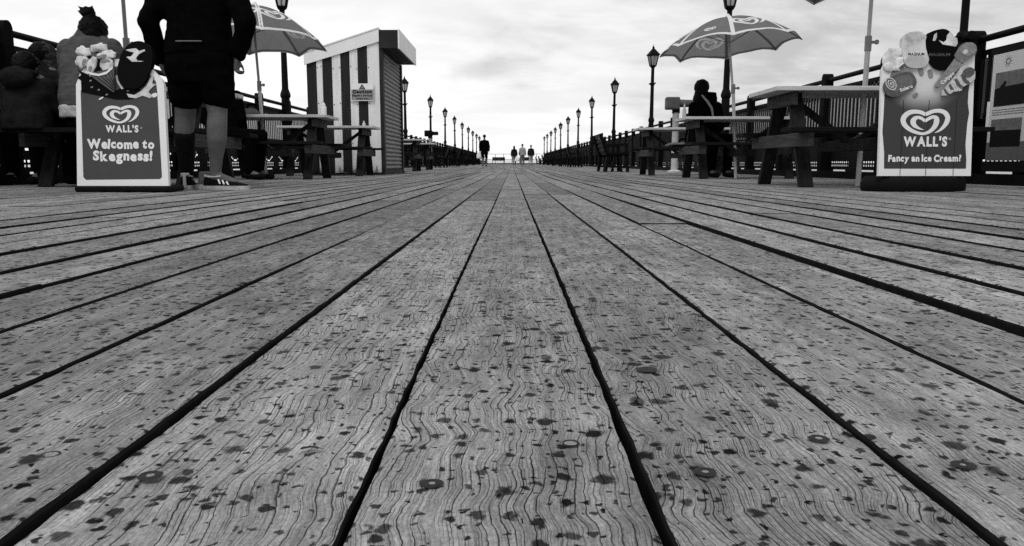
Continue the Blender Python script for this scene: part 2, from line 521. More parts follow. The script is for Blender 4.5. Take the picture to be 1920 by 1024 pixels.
def link(name, me, parent=None):
    o = bpy.data.objects.new(name, me)
    COL.objects.link(o)
    if parent is not None: o.parent = parent
    return o
def tag(o, label=None, cat=None, group=None, kind=None):
    if label: o['label'] = label
    if cat: o['category'] = cat
    if group: o['group'] = group
    if kind: o['kind'] = kind
    return o
def thing(name, label, cat, loc, rz=0.0, group=None):
    o = bpy.data.objects.new(name, None)
    COL.objects.link(o)
    o.empty_display_size = 0.1
    o.location = loc
    o.rotation_euler = (0, 0, rz)
    return tag(o, label, cat, group)
def kids(o):
    return [c for c in bpy.data.objects if c.parent == o]
def copy_tree(o, parent=None):
    c = o.copy()
    COL.objects.link(c)
    c.parent = parent
    for ch in kids(o): copy_tree(ch, c)
    return c

# ------------------------------------------------------------------ deck
def build_deck():
    rnd = random.Random(11)
    def hl(X): return 0.190-0.02*ss(0.5, 2.0, abs(X))
    left = [-.462, -1.338, -2.20, -3.06, -3.89, -4.76, -5.72, -6.52, -7.34, -8.18, -9.2]
    right = [.403, 1.29, 2.17, 3.10, 4.0, 4.94, 5.95, 6.93, 7.85, 8.85]
    def solve(val):
        X = val*0.18
        for _ in range(8): X = val*hl(X)
        return X
    bl = [solve(a) for a in left]
    br = [solve(a) for a in right]
    while bl[-1] > -5.2: bl.append(bl[-1]-rnd.uniform(.158, .170))
    while br[-1] < 5.0: br.append(br[-1]+rnd.uniform(.158, .170))
    bounds = bl[::-1]+br
    half = {}
    for i, X in enumerate(bounds):
        half[i] = rnd.uniform(.0042, .0075)
    i0 = len(bl)-1
    for k_, v_ in {0: .0022, 1: .0025, -1: .0027, -2: .0044, -3: .0050, -4: .0110, -5: .0075, -6: .0078, 2: .0032, 3: .0040, 4: .0125, 5: .0088, 6: .0070}.items():
        half[i0+k_] = v_
    seeds = [rnd.uniform(0, 100) for _ in bounds]
    def gap(i, Y):
        s = seeds[i]
        n = mnoise.noise(Vector((Y*0.55, s, 1.3)))
        k = 1.0+0.35*n if abs(i-i0-0.5) < 1.6 else 1.0+1.1*n
        return max(0.0004, half[i]*k)
    def mid(i, Y):
        return bounds[i]+0.004*mnoise.noise(Vector((Y*0.35, seeds[i], 7.7)))+(-0.0004*Y if Y < 6 else -0.0024)*(0.0)
    def edge_rough(i, side, Y):
        return 0.0017*mnoise.noise(Vector((Y*24, seeds[i]*3.1+side*17, 2)))+0.0008*mnoise.noise(Vector((Y*75, seeds[i]+side*9, 5)))+0.0026*max(0, mnoise.noise(Vector((Y*6, seeds[i]*2+side*5, 9)))-.25)
    V, Fc, UV, BD, MI = [], [], [], [], []
    YEND = 107.0
    for i in range(len(bounds)-1):
        xm = (bounds[i]+bounds[i+1])/2
        # board joints along the column
        if i == i0-1: js = [-1.6, 4.25]
        elif i == i0: js = [-1.6, 6.1]
        elif i == i0+1: js = [-1.6, 1.9+3.1]
        else: js = [-1.6, rnd.uniform(0.2, 4.4)+ (1.2 if abs(i-i0) < 3 else 0)]
        while js[-1] < YEND: js.append(js[-1]+rnd.uniform(3.2, 4.8))
        js[-1] = YEND
        for j in range(len(js)-1):
            y0, y1 = js[j]+0.004, js[j+1]-0.004
            ys = [y0]
            while ys[-1] < y1:
                D = math.hypot(xm*0.9, max(ys[-1], 0.25))
                st = 0.013 if D < 1.2 else 0.03 if D < 2.5 else 0.07 if D < 5 else 0.22 if D < 12 else 0.9
                if ys[-1] < 0.2 : st = 0.12
                ys.append(ys[-1]+st)
            ys[-1] = y1
            if len(ys) > 2 and ys[-1]-ys[-2] < 1e-4: ys.pop(-2)
            dzb = rnd.uniform(-.0020, .0018)
            slope = rnd.uniform(-.0008, .0008)
            cup = rnd.uniform(-.0012, .0009)
            shift = rnd.uniform(-.001, .001) if j else 0
            uo, vo = rnd.uniform(0, 40), rnd.uniform(0, 40)
            # keep the boards at the front as the photo has them
            if i == i0: b3 = (0.22, 0.80, 0.55)
            elif i == i0+1: b3 = (0.45, 0.85, 0.40)
            elif i == i0-1: b3 = (0.02, 0.45, 0.72)
            elif i == i0-2: b3 = (0.62, 0.12, 0.35)
            elif i == i0+2: b3 = (0.85, 0.25, 0.70)
            else: b3 = (rnd.random(), rnd.random()**1.5, rnd.random())
            if j and abs(i-i0) < 3: b3 = (rnd.random(), rnd.random(), rnd.random())
            base = len(V)
            TH = 0.045
            for Y in ys:
                xa = mid(i, Y)+gap(i, Y)+shift+edge_rough(i, 0, Y)
                xb = mid(i+1, Y)-gap(i+1, Y)+shift-edge_rough(i+1, 1, Y)
                wd = xb-xa
                z0 = deck_z(xm, Y)+dzb+slope*(Y-y0)/(y1-y0)
                wv = 0.0006*mnoise.noise(Vector((Y*1.3, i*3.7, j)))
                prof = [(xa, -TH), (xa, -.0035), (xa+.0012, -.0010), (xa+.0045, 0)]
                for q in (0.25, .5, .75): prof.append((xa+wd*q, 0))
                prof += [(xb-.0045, 0), (xb-.0012, -.0010), (xb, -.0035), (xb, -TH)]
                for (x, z) in prof:
                    tt = (x-xa)/wd*2-1
                    V.append((x, Y, z0+z+wv+cup*(tt*tt-0.4)))
                    UV.append((x-xm+uo, Y+vo)); BD.append(b3)
            n = len(prof)
            for a in range(len(ys)-1):
                for k in range(n-1):
                    p = base+a*n+k
                    Fc.append((p, p+1, p+n+1, p+n)); MI.append(3 if k in (0, 1, n-3, n-2) else 0)  # board sides and bevels carry painted gap shade
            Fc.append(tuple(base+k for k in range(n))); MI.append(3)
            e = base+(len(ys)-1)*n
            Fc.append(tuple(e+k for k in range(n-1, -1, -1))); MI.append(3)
    # nail heads driven two to a board at every joist
    def nail(x, y, rin, rout, a0=0.0, a1=2*PI, dot=True):
        z = deck_z(x, y)+0.0011
        seg = 16
        s = rnd.uniform(0, 50)
        base = len(V)
        full = (a1-a0) > 6.2
        for k in range(seg+1):
            th = a0+(a1-a0)*k/seg
            kk = 1+0.2*mnoise.noise(Vector((math.cos(th)*1.5, math.sin(th)*1.5, s)))
            for r_, zz in ((rin, .0003), ((rin+rout)/2, .0010), (rout*kk, .0002)):
                V.append((x+r_*math.cos(th), y+r_*math.sin(th)*0.95, z+zz)); UV.append((0, 0)); BD.append((0, 0, 0))
        for k in range(seg):
            for q in range(2):
                p = base+k*3+q
                Fc.append((p, p+3, p+4, p+1)[::-1]); MI.append(1)
        if dot:
            base = len(V)
            V.append((x, y, z+0.0007)); UV.append((0, 0)); BD.append((0, 0, 0))
            for k in range(10):
                th = 2*PI*k/10
                V.append((x+rin*0.92*math.cos(th), y+rin*0.92*math.sin(th), z+.0003)); UV.append((0, 0)); BD.append((0, 0, 0))
            for k in range(10):
                Fc.append((base, base+1+k, base+1+(k+1) % 10)); MI.append(2)
    def gpx(x, y):
        p0 = at(x, y, 1.0)-Vector((0, 0, CAMZ)); p0.x = at(x, y, 1.0).x
        Y = 0.5
        for _ in range(20):
            p = at(x, y, Y)
            Y = Y*(CAMZ-deck_z(p.x, Y))/max(1e-6, CAMZ-p.z)
        return at(x, y, Y)
    for (px, py, ri, ro) in ((810, 910, .0022, .0072), (1322, 888, .0023, .0070), (1535, 825, .0026, .0075), (1805, 875, .0020, .0078),
                             (282, 895, .0026, .0076), (95, 857, .0030, .0082), (1212, 695, .0012, .0105)):
        p = gpx(px, py)
        nail(p.x, p.y, ri, ro, dot=(px != 1212))
    p = gpx(1070, 835); nail(p.x, p.y, .0048, .0062)
    p = gpx(580, 848); nail(p.x, p.y, .0050, .0078, 0.3, 3.0, False)
    for i in range(len(bounds)-1):
        for Yj in [1.06+0.6*k for k in range(14)]:
            for fr in (.24, .76):
                if rnd.random() < .72: continue
                x = bounds[i]+(bounds[i+1]-bounds[i])*(fr+rnd.uniform(-.05, .05))
                nail(x, Yj+rnd.uniform(-.025, .025), rnd.uniform(.0015, .004), rnd.uniform(.0055, .0078), dot=rnd.random() < .6)
    me = bpy.data.meshes.new('deck')
    me.from_pydata(V, [], Fc)
    uvl = me.uv_layers.new(name='UVMap')
    li = np.empty(len(me.loops), dtype=np.int32)
    me.loops.foreach_get('vertex_index', li)
    uvl.data.foreach_set('uv', np.asarray(UV, dtype=np.float32)[li].ravel())
    ca = me.color_attributes.new('board', 'FLOAT_COLOR', 'POINT')
    bd = np.ones((len(V), 4), dtype=np.float32); bd[:, :3] = BD
    ca.data.foreach_set('color', bd.ravel())
    for m_ in (M_deck, mat('nail_rust_stain', 0.012, 0.7, 0.4, 300, 0.3), mat('nail_metal', 0.20, 0.45, 0.4, 300, 0.3), mat('board_edge_gap_shade', 0.010, 0.9, 0.4, 30, 0.05)): me.materials.append(m_)  # last slot: shade of the gaps painted onto board sides and ends
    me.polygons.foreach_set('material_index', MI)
    me.update()
    bm = bmesh.new(); bm.from_mesh(me)
    bmesh.ops.recalc_face_normals(bm, faces=bm.faces[:])
    bm.to_mesh(me); bm.free()
    o = link('deck', me)
    tag(o, 'weathered wooden pier deck of long boards with dark gaps and damp spots', 'deck', kind='structure')
    u = MB()
    u.box((0, 53, -0.16), (10.4, 112, 0.05))  # added dark sheet, hides the bright sea so the gaps stay black
    for k in range(48):
        u.box((0, 0.3+0.6*k, -0.118), (10.3, 0.07, 0.03))
    tag(u.build('joists_and_blackout', M_under), 'dark joists and an added dark sheet that keeps the deck gaps black', 'deck underside', kind='structure')
build_deck()

sea = MB()
sea.add([(-9000, -300, -7), (9000, -300, -7), (9000, 15000, -7), (-9000, 15000, -7)], [(0, 1, 2, 3)])
tag(sea.build('sea', M_sea), 'grey sea beyond the pier', 'sea', kind='structure')

# ------------------------------------------------------------------ fences
FXL, FXR = -4.50, 4.42
BAY = 1.75
RAILZ = 1.37
def post_mesh():
    b = MB()
    prof = []
    w2 = .066
    pts = [(-w2, 0), (w2, 0), (w2, 1.36)]
    for k in range(1, 10):
        th = PI*k/10
        pts.append((w2*math.cos(th), 1.36+w2*1.15*math.sin(th)))
    pts.append((-w2, 1.36))
    b.prism(pts, -.06, .06, None)
    me = b.mesh('post', M_post)
    bm = bmesh.new(); bm.from_mesh(me)
    bmesh.ops.bevel(bm, geom=[e for e in bm.edges if e.calc_length() > .11], offset=.006, segments=1, affect='EDGES')
    bm.to_mesh(me); bm.free()
    return me
def panel_mesh(name, m_):
    """corrugated sheet running along +Y, one bay long, with a top strip"""
    b = MB()
    n = 96
    L = BAY
    vs, fs = [], []
    for i in range(n+1):
        y = L*i/n
        x = .016*math.sin(2*PI*y/.109)
        for z in (.60, 1.15): vs.append((x, y, z))
    for i in range(n): fs.append((2*i, 2*i+2, 2*i+3, 2*i+1))
    b.add(vs, fs)
    return b.mesh(name, m_, True)
def cap_mesh():
    b = MB()
    b.box((.02, BAY/2, 1.215), (.035, BAY, .045)); b.box((.02, BAY/2, 1.135), (.035, BAY, .055))
    for k in range(16): b.box((.02, .05+BAY*k/16, 1.177), (.03, .042, .032))
    b.box((.02, BAY/2, .615), (.05, BAY, .07))
    return b.mesh('panel_rail', M_iron)
def bars_mesh(wd):
    b = MB()
    for k in range(16): b.box((.03, .054+.109*k, .88), (.012, wd, .52))
    return b.mesh('bars', M_iron)
def lattice_mesh(plain=False):
    """pierced ironwork below the sheet: leaf openings over rows of small holes and a slot"""
    rows = 26; cell = .0219; z0 = .02
    cols = 80
    def open_(c, r):
        x = (c+.5)/cols*2.0 % 1.0          # two motifs a bay
        y = r
        u = (x-.5)*40
        if r == 3: return abs(u) < 9 and c % 2 >= 0
        if r in (6, 8): return (c % 3) and abs(u) < 13
        v = (r-13)
        if plain: return False
        if 10 <= r <= 13: return abs(abs(u)-(r-9)*2.4) < 1.1 or (r == 10 and abs(u) < 1.5)
        if 15 <= r <= 17: return abs(abs(u)-6+(r-16)*1.5) < 1.2
        return False
    b = MB()
    for r in range(rows):
        c = 0
        while c < cols:
            if open_(c, r): c += 1; continue
            c2 = c
            while c2 < cols and not open_(c2, r): c2 += 1
            y0, y1 = BAY*c/cols, BAY*c2/cols
            b.box((.02, (y0+y1)/2, z0+cell*(r+.5)), (.006+.00001*(r % 2), y1-y0, cell))
            c = c2
    return b.mesh('lattice', M_iron)
PM, CM, LM, LMP = post_mesh(), cap_mesh(), lattice_mesh(), lattice_mesh(True)
BW, BN = bars_mesh(.046), bars_mesh(.014)
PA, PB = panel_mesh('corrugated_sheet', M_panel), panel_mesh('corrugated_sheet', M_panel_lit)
def side_fence(X, ystart, n, lit, label, skip_cap=()):
    root = thing('pier_railing', label, 'railing', (X, ystart, deck_z(X, 50)+0.0), group='railings round the pier')
    flip = -1 if X > 0 else 1
    for k in range(n+1):
        y = BAY*k
        zz = deck_z(X, ystart+y)-root.location.z
        o = link('post', PM, root); o.location = (0, y, zz); o.rotation_euler = (0, 0, PI/2)
        if k == n: break
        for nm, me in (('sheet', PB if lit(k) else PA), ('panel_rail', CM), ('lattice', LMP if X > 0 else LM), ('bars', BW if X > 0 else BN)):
            o = link(nm, me, root); o.location = (-0.03*flip if nm != 'bars' or X < 0 else -.050, y, zz)
    r = MB()
    pts = [(flip*.0, BAY*k, RAILZ-.03+deck_z(X, ystart+BAY*k)-root.location.z) for k in range(n+1)]
    r.tube(pts, .031, 10)
    r.build('handrail', M_iron, root, True)
    kb = MB()
    pts = [(flip*.14, BAY*k, deck_z(X, ystart+BAY*k)-root.location.z+.045) for k in range(n+1)]
    for a, c in zip(pts[:-1], pts[1:]): kb.bar(a, c, .12, .09)
    kb.build('kerb_beam', M_post, root)
    return root
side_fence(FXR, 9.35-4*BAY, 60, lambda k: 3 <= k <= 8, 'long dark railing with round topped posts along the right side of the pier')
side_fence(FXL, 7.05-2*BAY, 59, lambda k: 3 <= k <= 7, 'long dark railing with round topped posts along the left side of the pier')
def end_fence():
    Y = 106.6
    z = deck_z(0, Y)
    root = thing('end_railing', 'low pale railing across the far end of the pier behind the benches', 'railing', (0, Y, z), group='railings round the pier')
    for k in range(9):
        b = MB(); b.box((-4.5+k*1.12, 0, .70), (.07, .06, 1.40)); b.build('post', M_polegrey, root)
    r = MB(); r.box((0, 0, 1.37), (9.2, .05, .05)); r.box((0, .0, .66), (9.2, .04, .05)); r.build('handrail', M_polegrey, root)
    l = MB()
    for k in range(60): l.box((-4.4+k*.15, .04, .32), (.05, .02, .64))
    l.build('balusters', M_polegrey, root)
    kb = MB(); kb.box((0, -.12, .06), (9.2, .14, .12)); kb.build('kerb_beam', M_post, root)
end_fence()

# ------------------------------------------------------------------ lamp posts
def make_lamp():
    root = thing('lamp_post', '', 'lamp post', (0, 0, 0), 0, 'lamp posts along the pier railings')
    b = MB()
    b.lathe([(.13, 0), (.13, .10), (.10, .14), (.095, .95), (.115, 1.0), (.115, 1.06), (.085, 1.12), (.08, 1.46), (.10, 1.50), (.10, 1.54), (.06, 1.66)], 8)
    b.build('base_column', M_iron, root)
    b = MB()
    b.lathe([(.064, 1.62), (.056, 2.3), (.049, 3.17)], 12)
    b.lathe([(.07, 2.60), (.075, 2.63), (.07, 2.66)], 12)
    b.lathe([(.045, 3.12), (.085, 3.16), (.06, 3.20)], 12)
    b.build('pole', M_iron, root, True)
    b = MB()
    b.tube([(-.08, 0, 2.66), (.08, 0, 2.66)], .018, 8); b.ball((-.09, 0, 2.64), .026, 8, 6); b.ball((.09, 0, 2.67), .026, 8, 6)
    b.build('ladder_bar', M_iron, root, True)
    zb, zt, rb, rt = 3.19, 3.50, .105, .185
    b = MB()
    for k in range(4):
        a0 = PI/4+k*PI/2; a1 = a0+PI/2
        q = lambda r, a, z: (r*math.cos(a), r*math.sin(a), z)
        b.add([q(rb, a0, zb), q(rb, a1, zb), q(rt, a1, zt), q(rt, a0, zt)], [(0, 1, 2, 3)])
    b.build('lantern_glass', M_glass, root)
    b = MB()
    for k in range(4):
        a0 = PI/4+k*PI/2; a1 = a0+PI/2
        q = lambda r, a, z: Vector((r*math.cos(a), r*math.sin(a), z))
        b.bar(q(rb, a0, zb), q(rt, a0, zt), .026, .026)
        b.bar(q(rb, a0, zb), q(rb, a1, zb), .03, .03); b.bar(q(rt, a0, zt), q(rt, a1, zt), .03, .03)
        am = a0+PI/4
        b.bar(q(rb*.707, am, zb), q(rt*.707, am, zt), .012, .012)
    b.box((0, 0, zb-.005), (.15, .15, .02))
    b.build('lantern_frame', M_iron, root)
    b = MB()
    b.lathe([(.02, 3.2), (.03, 3.24), (.03, 3.40), (.015, 3.46)], 8)
    b.build('lamp_bulb', M_printlight, root, True)
    b = MB()
    b.lathe([(.235, 3.505), (.24, 3.525), (.17, 3.59), (.10, 3.66), (.055, 3.70), (.035, 3.72), (.045, 3.74), (.03, 3.76), (.012, 3.79), (.006, 3.84)], 4, None, False)
    o = b.build('lantern_roof', M_iron, root)
    o.rotation_euler = (0, 0, PI/4)
    return root
lamp0 = make_lamp()
ORD = ['nearest', 'second', 'third', 'fourth', 'fifth', 'sixth', 'seventh', 'eighth', 'ninth', 'tenth', 'eleventh', 'twelfth']
first = True
def put_lamp(X, Y, label):
    global first
    o = lamp0 if first else copy_tree(lamp0)
    first = False
    o.location = on_deck(X, Y)
    rl = random.Random(int(Y*10)+(1 if X > 0 else 0))
    o.rotation_euler = (R(rl.uniform(-.5, .5)), R(rl.uniform(-.5, .5)), R(rl.uniform(-14, 14)))
    o['label'] = label
yr = [15.55]+[24.75+9.1*k for k in range(10)]
xr = [1356.0, 1215]+[None]*9
for i, Y in enumerate(yr):
    X = FXR-.05 if i else gx(1354.5, Y)
    if i == 0: lab = 'black lantern post rising behind the grey parasol and the seated dark figure'
    elif i == 1: lab = 'tall black lantern post standing alone beside the coin telescope on the right'
    elif i == 10: lab = 'smallest and farthest black lantern post on the right railing'
    else: lab = '%s lantern post from the telescope along the right railing, counting away' % ORD[i-1]
    put_lamp(X, Y, lab)
yl = [15.55, 24.3]+[33.3+9.1*k for k in range(9)]
for i, Y in enumerate(yl):
    X = gx(541, Y) if i == 0 else (FXL+.1 if i != 2 else gx(762, Y))
    if i == 0: lab = 'black lantern post behind the left parasol, between the standing man and the hut'
    elif i == 1: lab = 'black lantern post hidden behind the striped hut on the left railing'
    elif i == 2: lab = 'tall black lantern post just to the right of the hut shutter'
    elif i == 10: lab = 'smallest and farthest black lantern post on the left railing'
    else: lab = '%s lantern post past the striped hut on the left railing, counting away' % ORD[i-2]
    put_lamp(X, Y, lab)

# thin pole fixed to the right railing
pX = gx(1806, 7.6, 70)
root = thing('rail_pole', 'thin dark metal pole rising from the railing behind the right ice cream board', 'pole', on_deck(pX, 7.6))
b = MB(); b.tube([(0, 0, 0), (0, 0, 1.3), (0, 0, 3.6)], [.05, .036, .03], 12); b.build('shaft', M_iron, root, True)
b = MB(); b.ball((0, 0, 1.385), (.062, .062, .06), 14, 10); b.tube([(0, -.14, 1.375), (0, .12, 1.365)], .042, 10); b.build('clamp', M_iron, root, True)

# ------------------------------------------------------------------ picnic tables
def make_table():
    root = thing('picnic_table', '', 'picnic table', (0, 0, 0), 0, 'picnic tables on the pier')
    L, H = 1.50, 0.78
    b = MB()
    for k in range(5):
        b.box((random.uniform(-.004, .004), -.298+k*.149, H-.0175), (L, .143, .035), None, .004)
    b.build('tabletop', M_tabletop, root)
    for s in (-1, 1):
        b = MB()
        b.box((0, s*.66, .435), (L, .115, .034), None, .004); b.box((0, s*.54, .435), (L, .115, .034), None, .004)
        b.build('seat', M_seat, root)
        x = s*.585
        b = MB(); b.box((x, 0, .365), (.045, 1.36, .105), None, .004); b.build('seat_support', M_bearer, root)
        b = MB(); b.box((x, 0, .69), (.045, .62, .10), None, .004); b.build('top_support', M_bearer, root)
        for q in (-1, 1):
            b = MB(); b.bar((x-s*.046, q*.15, .743), (x-s*.046, q*.50, 0.0), .045, .105, (1, 0, 0)); 
            o = b.build('leg', M_legwood, root)
        b = MB(); b.bar((x-s*.09, 0, .70), (x-s*.55, 0, .37), .04, .09, (0, 1, 0)); b.build('brace', M_legwood, root)
    b = MB(); b.box((0, 0, .33), (.09, 1.20, .09), None, .004); b.build('centre_support', M_legwood, root)
    return root
tab0 = make_table()
ftab = True
def put_table(X, Y, label, rz=0.0, s=1.0):
    global ftab
    o = tab0 if ftab else copy_tree(tab0)
    ftab = False
    o.location = on_deck(X, Y)
    o.rotation_euler = (0, 0, rz)
    o['label'] = label
    return o
# (near right, mid right, far right, near left, mid left, before hut, beyond hut x2)
T1 = put_table(gx(1460, 6.1, 170)+.75, 6.50, 'nearest right picnic table, pale top with its end beside the ice cream board')
T2 = put_table(gx(1277, 9.9, 222)+.82, 10.28, 'picnic table under the open grey parasol with dark figure seated behind')
T3 = put_table(gx(1198, 12.9, 246)+.75, 13.25, 'picnic table below the coin telescope on the right, farthest of that side')
T0 = put_table(gx(450, 6.3, 176)-.95, 6.60, 'picnic table behind the standing man and the seated woman with a bun')
L1 = put_table(gx(610, 9.5, 217)-.75, 9.88, 'picnic table with white bottle on its end, in front of the striped hut')
L2 = put_table(gx(699, 12.25, 242)-.75, 12.62, 'picnic table standing against the striped front of the hut')
L3 = put_table(gx(793, 19.0, 267)-.75, 19.4, 'dark picnic table just beyond the hut shutter, nearer of the two')
L4 = put_table(gx(815, 23.0, 271)-.75, 23.4, 'dark picnic table beyond the hut by the left telescope, farther of two')
for o in (L2, L3): o.rotation_euler.z = R(0.6)
T3.rotation_euler.z = R(-1.0)

# ------------------------------------------------------------------ heart mark + text helpers
HEART = [[(655, 450, 6), (700, 432, 22), (745, 402, 38), (800, 347, 56), (842, 275, 74), (850, 205, 76), (812, 142, 72), (745, 110, 64), (680, 104, 60), (605, 116, 60), (545, 142, 60), (495, 164, 56)],
         [(495, 164, 56), (430, 132, 58), (340, 118, 64), (250, 130, 72), (182, 175, 80), (148, 240, 82), (165, 310, 76), (220, 370, 66), (300, 420, 56), (390, 452, 48), (475, 464, 42), (560, 437, 50), (622, 390, 62), (662, 332, 76), (678, 270, 86), (672, 225, 74), (638, 203, 56), (600, 206, 52), (545, 232, 50), (494, 268, 44)],
         [(494, 268, 44), (440, 226, 48), (385, 209, 50), (335, 224, 68), (306, 270, 86), (322, 322, 74), (370, 362, 46), (430, 390, 24), (484, 402, 3)]]
def catmull(P, sub=4):
    out = []
    n = len(P)
    for i in range(n-1):
        p0, p1, p2, p3 = P[max(i-1, 0)], P[i], P[i+1], P[min(i+2, n-1)]
        for k in range(sub):
            t = k/sub
            out.append(tuple(.5*((2*p1[d])+(-p0[d]+p2[d])*t+(2*p0[d]-5*p1[d]+4*p2[d]-p3[d])*t*t+(-p0[d]+3*p1[d]-3*p2[d]+p3[d])*t**3) for d in range(3)))
    out.append(P[-1])
    return out
def heart_strips():
    """list of strips, each a list of (left,right) points; unit width, centred, y up"""
    res = []
    for seg in HEART:
        c = catmull(seg)
        st = []
        for i, (x, y, wd) in enumerate(c):
            a, b_ = c[max(i-1, 0)], c[min(i+1, len(c)-1)]
            dx, dy = b_[0]-a[0], b_[1]-a[1]
            l = math.hypot(dx, dy) or 1
            nx, ny = -dy/l, dx/l
            f = lambda X, Y: ((X-497)/780.0, -(Y-282)/780.0)
            st.append((f(x+nx*wd/2, y+ny*wd/2), f(x-nx*wd/2, y-ny*wd/2)))
        res.append(st)
    return res
HS = heart_strips()
def heart_hit(x, y):
    if abs(x) > .55 or abs(y) > .32: return False
    for st in HS:
        for i in range(len(st)-1):
            q = [st[i][0], st[i][1], st[i+1][1], st[i+1][0]]
            sg = [(q[(j+1) % 4][0]-q[j][0])*(y-q[j][1])-(q[(j+1) % 4][1]-q[j][1])*(x-q[j][0]) for j in range(4)]
            if min(sg) >= 0 or max(sg) <= 0: return True
    return False
def heart_on(b, fn):
    """fn(x,y) -> (front point, back point)"""
    for st in HS:
        for i in range(len(st)-1):
            q = [st[i][0], st[i][1], st[i+1][1], st[i+1][0]]
            pts = [fn(*p) for p in q]
            vs = [p[0] for p in pts]+[p[1] for p in pts]
            b.add(vs, [(0, 1, 2, 3), (7, 6, 5, 4), (0, 4, 5, 1), (1, 5, 6, 2), (2, 6, 7, 3), (3, 7, 4, 0)])
def text_polys(s, size, off=0.0, spacing=1.0):
    cu = bpy.data.curves.new('lettering_source', 'FONT')
    cu.body = s; cu.size = size; cu.offset = off; cu.space_character = spacing
    cu.resolution_u = 3
    o = bpy.data.objects.new('lettering_source', cu)
    COL.objects.link(o)
    bpy.context.view_layer.update()
    me = bpy.data.meshes.new_from_object(o.evaluated_get(bpy.context.evaluated_depsgraph_get()))
    vs = [(v.co.x, v.co.y) for v in me.vertices]
    fs = [tuple(p.vertices) for p in me.polygons]
    bpy.data.objects.remove(o); bpy.data.curves.remove(cu); bpy.data.meshes.remove(me)
    return vs, fs
def put_text(b, s, x0, x1, z, cap, M, d, off=.02, jit=0.0, seed=1, gap=.10, word=.35, slant=0.0):
    """letters between x0..x1 with baseline z and capital height cap, on the plane of M"""
    rnd = random.Random(seed)
    size = cap/0.70
    items = []
    x = 0
    for ch in s:
        if ch == ' ': x += word*cap; continue
        vs, fs = text_polys(ch, size, off*size)
        if not vs: continue
        a = min(v[0] for v in vs); c = max(v[0] for v in vs)
        items.append((x, a, c, vs, fs)); x += c-a+gap*cap
    tot = x-gap*cap
    k = (x1-x0)/tot
    for (xo, a, c, vs, fs) in items:
        r = rnd.uniform(-jit, jit); dy = rnd.uniform(-jit, jit)*cap*.45; sc_ = 1+rnd.uniform(-jit, jit)*.4
        mx = (a+c)/2; my = cap/2
        out = []
        for (vx, vy) in vs:
            ux, uy = (vx-mx)*sc_, (vy-my)*sc_
            ux, uy = ux*math.cos(r)-uy*math.sin(r), ux*math.sin(r)+uy*math.cos(r)
            out.append((x0+(xo+(ux+mx-a))*k+slant*(uy+my), -d, z+uy+my+dy))
        b.add(out, fs, M)

